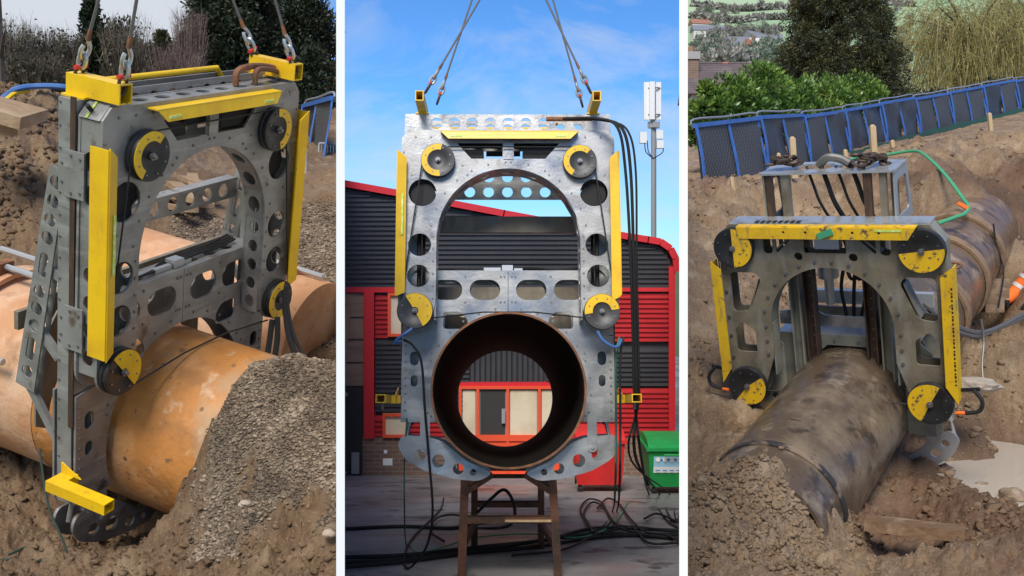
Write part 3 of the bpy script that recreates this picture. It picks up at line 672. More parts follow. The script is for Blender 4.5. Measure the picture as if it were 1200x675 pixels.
    bolts(m, [(s*x, z) for s in (-1,1) for x in (.03,.06,.35,.62,.69) for z in (.93,.72)] + [(s*.83, z) for s in (-1,1) for z in np.arange(-.22,.42,.065)] + [(s*.62, z) for s in (-1,1) for z in (-.2,.1,.3)] + [(s*.67*math.cos(R(a)), .67*math.sin(R(a))) for s in (-1,1) for a in range(-15,85,12)], y0 - .016, .009, .007)
    stuff(P(m, 'bolt_heads', M['bolt']))
    m = MB()
    for s in (-1, 1):
        for z in np.arange(-.2, 2.1, .12): m.cyl((s*.866, y1-.02*k, z), (s*.872, y1-.02*k, z), .007, .007, 6)
        for zc in (1.72, .86):
            for dy_, dz in ((-.06,-.09),(-.06,.09),(.06,-.05),(.06,.05),(.0,.1),(0,-.1)): m.cyl((s*.886, B+.02+dy_*k, zc+dz), (s*.892, B+.02+dy_*k, zc+dz), .008, .008, 6)
    stuff(P(m, 'side_bolt_heads', M['bolt']))
    return root

saw1 = saw('grey steel pipe saw hung at an angle over the orange pipe in the left pit', POSE1, 1.0, M['steel'],
    ((-.57,1.82,.140,48,238,.60),(.57,1.82,.140,-75,95,.60),(-.735,.617,.135,-52,128,.18),(.735,.617,.135,78,285,.55)), ((.40,1.30),), 2.115, .76, (-.05,.30), 2.135, M['pulley'])
m = MB(); m.plate([(-.085,-.05),(.085,-.05),(.085,.05),(-.085,.05)], (), .006, lambda a, b, h: (-.832 + b*.72 + h*.7, .085 + a*.8, 2.064 + b*.72 + h*.7)); cv = m.build('corner_cover', M['zinc'], saw1)
MB().cyl((-.83,.10,2.06),(-.865,.10,2.095),.012).build('knob', M['rubber'], cv); MB().plate([(.01,-.05),(.03,-.05),(.03,.05),(.01,.05)], (), .003, lambda a, b, h: (-.832 + b*.72 + (h-.0035)*.7 - .001, .085 + a*.8, 2.064 + b*.72 + .0045 + h*.7)).build('tape', M['sticker'], cv)
saw2 = saw('bright aluminium pipe saw hung upright over the trestle in the asphalt yard', POSE2, 1.7, M['steel_bright'],
    ((-.565,1.83,.137,75,278,.62),(.575,1.82,.137,48,240,.62),(-.735,.617,.142,-62,122,.20),(.735,.61,.142,8,190,.52)), ((.42,1.735),(.46,1.885)), 2.325, .72, (-.05,.5), 2.31, M['pulley_grey'], .03)
MB().box((-.80,.62,1.36),(.80,.68,1.50)).build('rear_beam', M['steel_dark'], saw2)

def saw_old(label, pose, k=1.0):
    """older, squat wire saw with a welded bow; origin midway between its two lower pulleys"""
    root = empty('wire_saw', label, 'pipe saw', pose); S = M['steel_dark']; G = M['steel_green']; B = .17 * k
    P = lambda mb, n, m=S, sm=False: mb.build(n, m, root, sm)
    T = 1.44
    out = [(-.90,1.30),(-.80,T),(.80,T),(.90,1.30),(.92,.30),(.90,.02)] + arc(.75,0,.15,0,-180,10) + [(.50,.30),(.50,.56)] + arc(0,.58,.50,0,180,30) + [(-.50,.56),(-.50,.30)] + arc(-.75,0,.15,0,-180,10) + [(-.90,.02),(-.92,.30)]
    hs = []
    for s in (-1, 1):
        for pl, r in (([(.83,1.02),(.60,1.02),(.56,.96),(.68,.68),(.83,.66)], .05), ([(.83,.30),(.83,.50),(.76,.58),(.65,.50),(.65,.30)], .03), ([(.51,1.37),(.43,1.37),(.43,1.19),(.51,1.19)], .035), ([(.40,1.37),(.26,1.37),(.25,1.34),(.40,1.19)], .03)):
            hs.append(rpoly([(s*a, b) for a, b in pl], r))
        hs.append(circ(s*.22,1.17,.035,16))
    hs.append(rpoly([(-.17,1.36),(.17,1.36),(.17,1.20),(-.17,1.20)], .02))
    P(MB().plate(out, hs, .018), 'bow_front_plate'); P(MB().plate(out, hs, .018, lambda a, b, h: (a, B - .018 + h, b)), 'bow_rear_plate')
    for s in (-1, 1):
        P(MB().plate([(.02,.02),(B-.02,.02),(B-.02,1.30),(.02,1.30)], [slot(B/2, z, .07, .12) for z in (.25,.5,.75,1.0)], .012, lambda a, b, h: (s*(.895 + h), a, b)), 'bow_side_plate', G)
        P(MB().plate([(.02,.1),(B-.02,.1),(B-.02,.57),(.02,.57)], (), .012, lambda a, b, h: (s*(.50 + h), a, b)), 'bow_inner_plate', G)
        m = MB(); m.bar((s*.80,B/2,T-.008),(s*.90,B/2,1.302),B-.04,.012, (0,0,1)); P(m, 'bow_corner_plate', G)
        m = MB().plate([(s*.58,.96),(s*.59,.955),(s*.70,.68),(s*.69,.67)], (), B-.04, lambda a, b, h: (a, .02 + h, b)); P(m, 'web_plate')
        m = MB().plate([(s*.42,1.20),(s*.25,1.35),(s*.26,1.36),(s*.43,1.21)], (), B-.04, lambda a, b, h: (a, .02 + h, b)); P(m, 'web_plate')
    m = MB()
    v = [((.502*math.cos(R(180*q/24))), .58 + .502*math.sin(R(180*q/24))) for q in range(25)]
    m.add([(a, .02, b) for a, b in v] + [(a, B-.02, b) for a, b in v], [(q, q+1, q+26, q+25) for q in range(24)]); P(m, 'arch_liner', G, True)
    P(MB().box((-.80,.0185,T-.014),(.80,B+.02,T-.001)), 'bow_top_plate', M['steel_wet'])
    P(MB().box((-.80,.04,T),(.80,B+.06,T+.006)), 'top_strip', M['steel_wet'])
    # guards
    m = MB(); m.plate([(-.70,T-.005),(.72,T-.005),(.66,T-.10),(-.68,T-.10)], [circ(x, T-.045, .012, 10) for x in (-.3,-.12,.25,.45)], .008, lambda a, b, h: (a, -.075 + h, b)); m.box((-.70,-.067,T-.006),(.72,.002,T+.001)); g = P(m, 'top_guard', M['yellow_worn'])
    MB().bar((-.02,-.085,T-.075),(.10,-.085,T-.03),.012,.05).build('tape', M['green_hose'], g)
    MB().box((.42,-.0785,T-.035),(.62,-.0725,T-.018)).build('sticker', M['sticker'], g)
    for s in (-1, 1):
        m = MB(); m.plate([(s*.965,.02),(s*.875,.16),(s*.875,1.06),(s*.965,1.13)][::s], (), .008, lambda a, b, h: (a, -.07 + h, b)); m.box((min(s*.957,s*.965),-.062,.04),(max(s*.957,s*.965),.06,1.12)); g = P(m, 'side_guard', M['yellow_worn'])
        if s > 0:      # row of dark print along the guard, too small to read
            mm = MB()
            for q in range(26): zz = .18 + q*.031; mm.box((.945,-.0725,zz),(.957,-.0705,zz + .012 + .010*((q*7) % 3)/2))
            mm.build('print', M['rubber'], g)['kind'] = 'stuff'
    m = MB()
    for q in range(8): m.box((-.58 + q*.05,.03,T+.0065),(-.58 + q*.05 + .034,.09,T+.009))
    P(m, 'print', M['rubber'])['kind'] = 'stuff'
    for (x, z, r, a0, a1, rin) in ((-.75,1.25,.172,-90,90,.14),(.75,1.25,.172,-172,8,.14),(-.75,0,.172,-130,35,.14),(.75,0,.172,62,245,.14)): pulley(root, x, z, r, a0, a1, rin, M['pulley'], M['yellow_worn'], -.065)
    m = MB()
    for a, b in (((-.75,-.033,-.03),(.75,-.033,-.03)),((-.90,-.033,.1),(-.90,-.033,1.2))): m.tube([a, b], .006, 6)
    P(m, 'cutting_wire', M['wire'])
    # water nozzles at the lower pulleys
    for s in (-1, 1):
        m = MB(); m.bar((s*.90,.02,.10),(s*1.10,.02,.13),.02,.025); m.tube(smooth([(s*1.06,.0,.13),(s*1.12,-.02,.05),(s*1.10,-.03,-.03),(s*1.0,-.03,-.06)], 5), .016, 7); n_ = P(m, 'water_nozzle', M['rubber'], True)
        MB().cyl((s*1.0,-.03,-.06),(s*.93,-.03,-.065),.014).build('nozzle_tip', M['orange'], n_)
    # clamp behind: guide rails, saddle, upper box
    for x in (-.37,-.25,.25,.37):
        m = MB(); w = .045
        m.box((x-w,B+.06,-.02),(x-w+.012,B+.16,1.40)); m.box((x+w-.012,B+.06,-.02),(x+w,B+.16,1.40)); m.box((x-w+.012,B+.13,-.02),(x+w-.012,B+.145,1.40)); P(m, 'guide_rail', G if abs(x) > .3 else M['rail'])
    for (yy, nm) in ((B+.18,'saddle_plate'),(B+.62,'saddle_rear_plate')):
        pl = [(-.62,.36),(.62,.36),(.74,.10),(.74,-.45),(.53,-.45),(.53,-.20),(.36,.10),(.16,.27),(-.16,.27),(-.36,.10),(-.53,-.20),(-.53,-.45),(-.74,-.45),(-.74,.10)]
        hs = [rpoly([(s*.24,.335),(s*.40,.335),(s*.50,.20),(s*.40,.16)], .02) for s in (-1,1)]
        P(MB().plate(pl, [], .016, lambda a, b, h: (a, yy + h, b)), nm, G)
        if nm == 'saddle_plate':
            pl2 = [(-.60,.40),(.60,.40),(.60,.52),(.30,.56),(.20,.50),(-.20,.50),(-.30,.56),(-.60,.52)]
            P(MB().plate(pl2, [rpoly([(s*.18,.43),(s*.26,.43),(s*.40,.47),(s*.40,.44)], .004) for s in ()], .016, lambda a, b, h: (a, yy + .1 + h, b)), 'saddle_top_plate', M['steel_wet'])
    P(MB().box((-.60,B+.20,.345),(.60,B+.62,.358)), 'saddle_deck', M['steel_wet'])
    P(MB().box((-.62,B+.58,.50),(.62,B+.64,.62)), 'rear_crossbar', M['steel_wet'])
    P(MB().box((-.62,B+.60,.36),(.62,B+.63,.46)), 'rear_crossbar', S)
    for s in (-1, 1):
        P(MB().plate([(s*.50,-.42),(s*.72,-.42),(s*.72,.30),(s*.60,.42),(s*.50,.30)], [circ(s*.61,.25,.03,14), circ(s*.61,-.2,.04,14)], .014, lambda a, b, h: (a, B + .05 + h, b)), 'clamp_cheek', G)
        pts = [(.62,-.50),(.80,-.44),(.86,-.52),(.80,-.66),(.60,-.82),(.30,-.90),(.18,-.86),(.40,-.75),(.56,-.62)]
        P(MB().plate(rpoly([(s*a, b) for a, b in pts], .04), [circ(s*a, b, r, 18) for a, b, r in ((.74,-.56,.035),(.66,-.66,.04),(.56,-.735,.04),(.45,-.79,.035),(.34,-.83,.03))], .02, lambda a, b, h: (a, B + .22 + h, b)), 'jaw_plate', M['galv'])
        P(MB().plate(slot(s*.64,-.36,.08,.36), (), .016, lambda a, b, h: (a, B + .195 + h, b)), 'jaw_link', M['galv'])
        m = MB(); m.cyl((s*.74,B+.26,-.20),(s*.78,B+.26,-.36),.035); m.cyl((s*.78,B+.26,-.36),(s*.81,B+.26,-.50),.018); P(m, 'jaw_cylinder', M['zinc'], True)
    # upper box
    y0, y1 = B + .05, B + .42
    for (x, w, mm) in ((-.50,.05,M['rail']),(-.36,.07,S),(.30,.06,M['rail']),(.42,.05,S)):
        P(MB().box((x-w/2,y0,T-.05),(x+w/2,y0+.05,1.80)), 'box_post', mm)
    for x in (-.50,.42): P(MB().box((x-.025,y1-.05,T-.35),(x+.025,y1,1.80)), 'box_post', S)
    P(MB().plate([(y0,T-.1),(y1+.12,T-.1),(y1,1.80),(y0,1.80)], [rpoly([(y0+.07,T-.02),(y1+.02,T-.02),(y1-.04,1.72),(y0+.07,1.72)], .05)], .014, lambda a, b, h: (.50 + h, a, b)), 'box_side_plate', M['galv'])
    P(MB().plate([(y0,T-.1),(y1+.12,T-.1),(y1,1.80),(y0,1.80)], [rpoly([(y0+.07,T-.02),(y1+.02,T-.02),(y1-.04,1.72),(y0+.07,1.72)], .05)], .014, lambda a, b, h: (-.55 + h, a, b)), 'box_side_plate', G)
    P(MB().plate([(-.56,y0-.02),(.52,y0-.02),(.52,y1),(-.56,y1)], [rpoly([(-.3,y0+.1),(-.02,y0+.1),(-.02,y1-.08),(-.3,y1-.08)], .04), rpoly([(.05,y0+.1),(.3,y0+.1),(.3,y1-.08),(.05,y1-.08)], .04)], .016, lambda a, b, h: (a, b, 1.802 + h)), 'box_top_plate', M['steel_wet'])
    # hydraulics
    m = MB(); m.cyl((-.13,B+.25,.86),(-.13,B+.25,1.0),.085); m.cyl((-.13,B+.25,.62),(-.13,B+.25,.86),.04); m.cyl((-.13,B+.25,1.0),(-.13,B+.25,1.04),.11); P(m, 'hydraulic_motor', M['galv'], True); P(MB().box((-.10,B*.3,1.22),(.10,B-.03,1.33)), 'valve_block', M['galv'])
    for q in range(5):
        x = -.05 + .06*q
        P(MB().tube(smooth([(x,B+.2,1.32),(x+.05,B+.3,1.0-.02*q),(x+.12,B+.22,.86),(x+.20,B+.30,.93),(x+.1,B+.33,1.1),(x-.02+.05*q,B+.38,.75),(x,B+.4,.45)], 6), .016, 7), 'hydraulic_hose', M['rubber'], True)
    for q in range(4):
        x = -.22 + .12*q
        P(MB().tube(smooth([(x,B+.2,1.83),(x+.07,B+.12,1.7),(x+.1,B+.15,1.55),(x+.16,B+.2,1.38)], 6), .02 if q % 2 else .012, 7), 'hydraulic_hose', M['rubber'], True)
    m = MB()
    bolts(m, [(.56*math.cos(R(a)), .58 + .56*math.sin(R(a))) for a in range(15,170,14)] + [(s*.87, z) for s in (-1,1) for z in (.25,.45,.62,.85,1.08)] + [(s*.55, z) for s in (-1,1) for z in (.3,.42,.55)], -.001, .014, .011)
    bolts(m, [(x, .06 + .0*x) for x in (-.6,.6,-.68,.68)] + [(x, -.3) for x in (-.66,.66)] + [(x, .31) for x in (-.1,.1)], B+.18, .013, .01)
    stuff(P(m, 'bolt_heads', M['bolt']))
    m = MB(); bolts(m, [(x + .03*q, z) for x in (-.25,.25) for q in (0,) for z in np.arange(.1,1.3,.09)], B+.129, .008, .006); stuff(P(m, 'rail_bolts', M['bolt']))
    return root
saw3 = saw_old('dark muddy pipe saw with worn yellow guards sitting on the brown pipe', POSE3)

# ------------------------------------------------------------------ pipes
def pipe_mat(name, base, layers, rough, bump, extra=None): return mat(name, base, rough, 0.0, layers, bump, 25, extra=extra)
def dusty(m, N, L, b, tc, col):
    # dried soil clinging to the pipe near the gravel, dark oil spots elsewhere
    s_ = N.new('ShaderNodeSeparateXYZ'); L.new(tc.outputs['Object'], s_.inputs[0])
    n = N.new('ShaderNodeTexNoise'); n.inputs['Scale'].default_value = 5; n.inputs['Detail'].default_value = 8; L.new(tc.outputs['Object'], n.inputs['Vector'])
    a = N.new('ShaderNodeMath'); a.operation = 'MULTIPLY_ADD'; a.inputs[1].default_value = .55; L.new(n.outputs[0], a.inputs[0])
    ng = N.new('ShaderNodeMath'); ng.operation = 'MULTIPLY'; ng.inputs[1].default_value = -1; L.new(s_.outputs[1], ng.inputs[0]); L.new(ng.outputs[0], a.inputs[2])
    r = N.new('ShaderNodeMapRange'); r.inputs[1].default_value = .58; r.inputs[2].default_value = .78; r.inputs[4].default_value = .85; L.new(a.outputs[0], r.inputs[0])
    x = N.new('ShaderNodeMix'); x.data_type = 'RGBA'; L.new(r.outputs[0], x.inputs[0]); L.new(col, x.inputs[6]); x.inputs[7].default_value = (.40,.27,.16,1)
    v = N.new('ShaderNodeTexVoronoi'); v.inputs['Scale'].default_value = 7; L.new(tc.outputs['Object'], v.inputs['Vector'])
    q = N.new('ShaderNodeMapRange'); q.inputs[1].default_value = .10; q.inputs[2].default_value = .13; q.inputs[3].default_value = .8; q.inputs[4].default_value = 0; L.new(v.outputs['Distance'], q.inputs[0])
    n2 = N.new('ShaderNodeTexNoise'); n2.inputs['Scale'].default_value = 2.2; L.new(tc.outputs['Object'], n2.inputs['Vector'])
    q2 = N.new('ShaderNodeMapRange'); q2.inputs[1].default_value = .5; q2.inputs[2].default_value = .56; L.new(n2.outputs[0], q2.inputs[0])
    qm = N.new('ShaderNodeMath'); qm.operation = 'MULTIPLY'; L.new(q.outputs[0], qm.inputs[0]); L.new(q2.outputs[0], qm.inputs[1])
    y = N.new('ShaderNodeMix'); y.data_type = 'RGBA'; L.new(qm.outputs[0], y.inputs[0]); L.new(x.outputs[2], y.inputs[6]); y.inputs[7].default_value = (.13,.055,.02,1)
    L.new(y.outputs[2], b.inputs['Base Color'])
M['pipe_orange'] = pipe_mat('orange_rusted_pipe', (0.49,0.20,0.046), [((0.58,0.31,0.14), 1.8, .46, .62, 7), ((0.36,0.155,0.045), 4.2, .5, .66, 8), ((0.22,0.115,0.055), 13, .635, .68, 5), ((0.62,0.42,0.27), 7, .60, .72, 7)], .6, .25, dusty)
M['pipe_orange_b'] = pipe_mat('pale_orange_pipe', (0.50,0.25,0.12), [((0.60,0.38,0.24), 2.6, .45, .62, 7), ((0.33,0.18,0.09), 6, .55, .7, 7)], .75, .3)
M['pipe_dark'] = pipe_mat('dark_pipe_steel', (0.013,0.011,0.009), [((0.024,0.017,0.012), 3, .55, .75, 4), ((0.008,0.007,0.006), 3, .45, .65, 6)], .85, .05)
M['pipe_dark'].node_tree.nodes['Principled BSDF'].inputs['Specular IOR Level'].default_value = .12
M['pipe_brown'] = pipe_mat('wet_bitumen_pipe', (0.095,0.066,0.044), [((0.20,0.15,0.10), 2.6, .47, .66, 8), ((0.05,0.036,0.026), 5.0, .55, .66, 8), ((0.29,0.225,0.155), 3.4, .58, .72, 8), ((0.035,0.027,0.022), (5,38,5), .64, .68, 5)], .3, .18, rough_noise(.10,.45,3))
M['pipe_far'] = pipe_mat('tarry_pipe', (0.15,0.095,0.06), [((0.06,0.04,0.03), (3,8,3), .5, .62, 7), ((0.32,0.23,0.15), 3, .52, .68, 7)], .3, .2, rough_noise(.12,.5,3))
M['band'] = mat('muddy_rubber_band', (0.03,0.027,0.024), .6, 0, [((0.22,0.155,0.10), 5, .5, .6, 8)], .2, 30)
M['joint'] = mat('joint_band', (0.25,0.155,0.085), .55, 0, [((0.13,0.08,0.05), 8, .5, .7, 7)], .3, 30)
def pipe(r0, r1, y0, y1, n=96, seg=1):
    m = MB(); ys = [y0 + (y1-y0)*i/seg for i in range(seg+1)]
    m.lathe([(r1, y0)] + [(r0, y) for y in ys] + [(r1, y) for y in ys[::-1]], n); return m
r = empty('pipeline', 'large orange rusted pipe gripped by the grey saw in the left pit', 'pipe', POSE1 @ Matrix.Translation((0,0,-.04)))
pipe(.566,.54,-.66,.80,seg=6).build('pipe_section', M['pipe_orange'], r, True)
pipe(.57,.54,.802,4.5).build('pipe_section', M['pipe_orange_b'], r, True)
pipe(.635,.605,1.50,1.62).build('joint_collar', M['pipe_orange_b'], r, True)
for t in (55, 95, 150):
    a = Vector((.68*math.cos(R(t)), 1.0, .68*math.sin(R(t)))); b = a + Vector((0, 1.1, 0))
    rod = MB().tube([a, b], .022, 8).build('tie_rod', M['galv'], r, True)
    MB().bar(a + Vector((0,.55,-.02)), a + Vector((0,.62,-.02)), .12, .10).build('lug', M['rust'], rod)
r = empty('pipeline', 'second orange pipe lying behind the saw beside the gravel bank', 'pipe', POSE1 @ Matrix.Translation((1.75,0,-.14)))
pipe(.5,.001,.24,4.0,seg=8).build('pipe_section', M['pipe_orange_b'], r, True)
pipe(.55,.505,.52,.66).build('joint_collar', M['pipe_orange_b'], r, True)
MB().tube([(.1,.3,.53),(.1,1.2,.55)], .022, 8).build('tie_rod', M['galv'], r, True)

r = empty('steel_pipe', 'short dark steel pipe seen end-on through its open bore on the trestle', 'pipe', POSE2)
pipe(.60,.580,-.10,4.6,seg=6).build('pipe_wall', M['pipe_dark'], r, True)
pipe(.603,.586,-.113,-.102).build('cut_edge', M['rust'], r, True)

r = empty('pipeline', 'wet brown pipe running from the mud heap under the old saw to the far bank', 'pipe', POSE3 @ Matrix.Translation((0,0,-.25)))
pipe(.50,.475,-1.88,2.55,seg=8).build('pipe_section', M['pipe_brown'], r, True)
pipe(.514,.502,-1.51,-1.45).build('end_ring', M['band'], r, True)
for a, b in ((2.552,3.6),(3.602,4.5),(4.502,5.6)): pipe(.50,.47,a,b).build('pipe_section', M['pipe_far'], r, True)
for a in (2.47,3.52,4.42): pipe(.535,.505,a,a+.14).build('joint_band', M['joint'], r, True)
MB().tube([Vector((.30+.1*math.cos(R(t)), 2.9+.1*math.sin(R(t)), .415)) for t in range(0,361,20)], .014, 6).build('lifting_eye', M['rust'], r, True)

# ------------------------------------------------------------------ lifting gear
def ring_pts(c, ax, up, a, b, n=16):
    ax = Vector(ax).normalized(); up = Vector(up).normalized(); return [Vector(c) + ax*(a*math.cos(2*math.pi*k/n)) + up*(b*math.sin(2*math.pi*k/n)) for k in range(n+1)]
def sling(label, p, q, side, rope_r, group, s=1.0):
    """wire rope from above (q) down to a hook, a shackle and a chain link round the beam at p"""
    p = Vector(p); q = Vector(q); d = (q - p).normalized(); side = Vector(side); side = (side - d*side.dot(d)).normalized(); fwd = d.cross(side)
    r = empty('lifting_sling', label, 'sling', p, group); o = -p
    Z = lambda m, n, mt, par=r: m.build(n, mt, par, True)
    Z(MB().tube(ring_pts(p + d*.045*s + o, side, d, .038*s, .085*s), .013*s, 7), 'chain_link', M['chain'])
    sh = Z(MB().tube(ring_pts(p + d*.155*s + o, fwd, d, .034*s, .060*s), .015*s, 7), 'shackle', M['zinc'])
    Z(MB().cyl(p + d*.11*s - side*.055*s + o, p + d*.11*s + side*.055*s + o, .017*s, .017*s, 10), 'shackle_pin', M['red'], sh)
    hk = [p + d*(.235 + .062*math.sin(R(t)))*s + side*(.040*math.cos(R(t)))*s + o for t in range(-230, 61, 20)]
    Z(MB().tube(hk + [p + d*.33*s + o], .016*s, 8), 'hook', M['zinc'])
    Z(MB().cyl(p + d*.32*s + o, p + d*.40*s + o, .020*s, .014*s, 10), 'ferrule', M['rust'])
    Z(MB().tube([p + d*.40*s + o, q + o], rope_r, 7), 'rope', M['rope'])
    return r
# left saw: beam ends, in its own frame
zt = 2.22
for (x, y, px, lab) in ((-.76,.27,117,'leftmost steel rope sling on the grey saw in the left pit'), (-.76,-.02,161,'second steel rope sling from the left on the grey saw'), (.76,.27,271,'steel rope sling at the far end of the right lifting beam'), (.76,-.02,321,'rightmost steel rope sling on the grey saw in the left pit')):
    p = POSE1 @ Vector((x, y, zt - .04)); top = W(px, -5, p.y - .2); q = p + (top - p)*1.9
    sling(lab, p, q, POSE1.to_3x3() @ Vector((1,0,0)), .009, 'slings of the left saw', .72)
for (px, py, d, qx, lab) in ((500,106,8.05,562,'left front wire rope of the yard saw'), (513,119,8.45,553,'left rear wire rope of the yard saw'), (691,106,8.05,640,'right front wire rope of the yard saw'), (682,122,8.45,648,'right rear wire rope of the yard saw')):
    p = W(px, py, d); top = W(qx, 0, d); q = p + (top - p)*1.7
    sling(lab + ' rising to the crane', p, q, (0,1,0), .008, 'slings of the yard saw', .62)
# shackles and chain heaped on the old saw
def heap(label, c, n, s):
    r = empty('shackle_heap', label, 'shackles', c, 'shackles on the old saw')
    for k in range(n):
        a = Vector((random.uniform(-1,1), random.uniform(-1,1), random.uniform(-.4,.4))); u = Vector((random.uniform(-.3,.3), random.uniform(-.3,.3), 1))
        cc = Vector((random.uniform(-1,1)*s*1.3, random.uniform(-.6,.6)*s, .02 + random.uniform(0,.8)*s))
        MB().tube(ring_pts(cc, a, u.cross(a), .035, .05, 12), .012, 6).build('link', M['chain'], r, True)
    return r
heap('rusty shackles and chain heaped on the left of the old saw top', POSE3 @ Vector((-.38,.32,1.82)), 12, .10)
heap('rusty shackles and chain heaped on the right of the old saw top', POSE3 @ Vector((.32,.32,1.82)), 16, .10)
o = MB().tube(smooth([POSE3 @ Vector(v) for v in ((-.12,.38,1.835),(-.04,.36,1.90),(.06,.38,1.88),(.14,.36,1.84))], 6), .035, 9).build('rope_coil', M['rope'], None, True); tag(o, 'short grey rope lying across the old saw top', 'rope')

def hose(name, label, cat, pts, r, m, group=None, k=7, n=7):
    return tag(MB().tube(smooth(pts, k), r, n).build(name, m, None, True), label, cat, group)

# ------------------------------------------------------------------ middle yard: trestle, hoses
M['trestle'] = mat('rusty_trestle', (0.15,0.07,0.042), .5, .45, [((0.20,0.09,0.045), 7, .5, .7, 7), ((0.06,0.04,0.03), 4, .45, .65, 6)], .3, 50)
r = empty('trestle', 'rusty steel trestle standing under the pipe in the yard', 'trestle', W(596, 640, 8.6))
tr0 = r.matrix_world.translation.copy()
def tb(p, q, w, h, name, m=M['trestle'], up=(0,1,0)): return MB().bar(p - tr0, q - tr0, w, h, up).build(name, m, r)
fd, bd = 8.15, 9.6
def ft(px, d, py=None):
    p = W(px, 0, d); p.z = yard_z(d); return p
FL = [(ft(541,fd), W(545,556,fd)), (ft(654,fd), W(647,556,fd))]; BL = [(ft(556,bd), W(556,548,bd)), (ft(634,bd), W(634,548,bd))]
for a, b in FL: tb(a, b, .065, .065, 'leg')
for a, b in BL: tb(a, b, .06, .06, 'leg')
tb(FL[0][0].lerp(FL[0][1],.56), FL[1][0].lerp(FL[1][1],.56), .05, .07, 'crossbar', M['trestle'])
tb(FL[0][0].lerp(FL[0][1],.56) + Vector((.33,-.026,.0)), FL[1][0].lerp(FL[1][1],.56) + Vector((-.03,-.026,0)), .012, .074, 'pale_batten', M['wood_pale'])
tb(BL[0][0].lerp(BL[0][1],.55), BL[1][0].lerp(BL[1][1],.55), .05, .07, 'crossbar'); tb(BL[0][1], BL[1][1], .05, .06, 'crossbar')
for a, b in zip(FL, BL): tb(a[0].lerp(a[1],.9), b[0].lerp(b[1],.9), .05, .06, 'side_rail', up=(0,0,1)); tb(a[0].lerp(a[1],.3), b[0].lerp(b[1],.3), .04, .05, 'side_rail', up=(0,0,1))
tb(FL[0][0].lerp(FL[0][1],.82), W(577,556,fd), .045, .05, 'brace'); tb(FL[1][0].lerp(FL[1][1],.82), W(615,556,fd), .045, .05, 'brace')
tb(W(560,558,bd), W(632,558,bd), .03, .05, 'crossbar')

G = 'black hoses of the yard saw'
for i in range(2):
    p = W(640 + 22*i, 139.5, 8.36); o = MB().cyl((0,0,0), (.22,0,.0), .02, .017, 10).build('hose_fitting', M['rust'], None, True); o.location = p; tag(o, ('left' if i == 0 else 'right') + ' rusty hose fitting lying on the top beam of the yard saw', 'fitting', 'hose fittings of the yard saw')
for i, (dx, lab) in enumerate(((0,'left'),(6,'middle'),(12,'right'))):
    hose('hydraulic_hose', f'{lab} one of three black hoses arching down beside the yard saw', 'hose', [W(660+dx,139,8.35), W(700+dx,139+i*1.5,8.2), W(724+dx,150+i*2,8.1), W(733+dx,200,8.1), W(739+dx*.6,300,8.1), W(742+dx*.5,400,8.15), W(744+dx*.4,470,8.2), W(752-dx,540,8.6), YD(760+dx*2,580,.03), YD(780+dx,610,.02), YD(797,622-i*9,.02)], [.012,.013,.009][i], M['rubber'], G)
hose('hydraulic_hose', 'thin black hose hanging in front of the yard saw at the left', 'hose', [W(473,398,7.95), W(484,405,7.9), W(494,425,7.88), W(498,480,7.88), W(503,540,7.9), W(507,600,7.95), W(500,640,8.2), YD(484,665,.02), YD(476,668,.02), YD(474,655,.02), YD(484,632,.02), YD(515,600,.02), YD(520,585,.02)], .010, M['rubber'], G)
hose('hydraulic_hose', 'short blue hose looping from the lower left pulley of the yard saw', 'hose', [W(483,385,7.9), W(476,390,7.88), W(467,396,7.88), W(463,402,7.9), W(470,400,7.95)], .012, M['blue_hose'], None, 5)
hose('hydraulic_hose', 'short blue hose looping from the lower right pulley of the yard saw', 'hose', [W(700,388,7.9), W(706,398,7.88), W(716,405,7.88), W(724,406,7.9), W(728,398,7.95)], .012, M['blue_hose'], None, 5)
for i, px in enumerate((722, 727)):
    hose('hydraulic_hose', ('thin black hose' if i else 'thin dark green hose') + ' hanging down the right side of the yard saw', 'hose', [W(px+4,395,8.0), W(px,420,7.95), W(px,500,7.95), W(px-1,570,8.3), YD(px-4,600,.02), YD(px-18,620,.02), YD(px-60,632,.02)], .010, M['rubber'] if i else M['green_film'], G)
gh = [((403,622),(470,619),(530,621),(560,615),(600,612),(640,614)), ((403,662),(450,660),(510,655),(555,648),(610,640),(660,632),(720,628),(797,634)), ((403,668),(470,662),(540,652),(620,645),(690,634),(740,630),(797,629)), ((403,657),(480,654),(560,645),(640,636),(700,622),(797,625)),
      ((600,655),(660,648),(700,630),(740,622),(760,640),(797,640)), ((690,618),(680,600),(690,588),(705,592),(715,610),(730,624),(755,630)), ((695,628),(684,606),(694,592),(708,598),(722,618),(750,622),(797,628)), ((755,612),(770,606),(790,614),(797,618)),
      ((700,600),(712,588),(725,594),(738,612),(756,628),(780,632),(797,640)), ((520,640),(505,628),(512,612),(530,608),(552,612))]
for i, g in enumerate(gh):
    hose('cable', ['black cable lying straight across the yard behind the trestle', 'lowest of the thick black cables crossing the yard', 'second of the thick black cables crossing the yard', 'third of the thick black cables crossing the yard', 'thin cable snaking past the right trestle leg', 'black cable looped up at the right of the trestle', 'outer loop of black cable at the right of the trestle', 'small curl of cable near the green bin', 'coiled cable rising between the trestle and green bin', 'small cable loop at the left trestle leg'][i], 'cable', [YD(a, b, .02 + .003*i) for a, b in g], .020 if i < 4 else .013, M['rubber'], 'cables on the yard')
hose('cable', 'thin green cable lying around the trestle feet', 'cable', [YD(*a, .02) for a in ((480,640),(490,650),(515,645),(560,632),(620,628),(680,632),(720,615),(735,590))], .008, M['green_hose'])
hose('cable', 'thin green cable hanging at the left of the yard saw', 'cable', [W(477,490,7.95), W(474,540,8.0), W(474,600,8.1), YD(476,640,.02), YD(486,656,.02)], .006, M['green_film'])
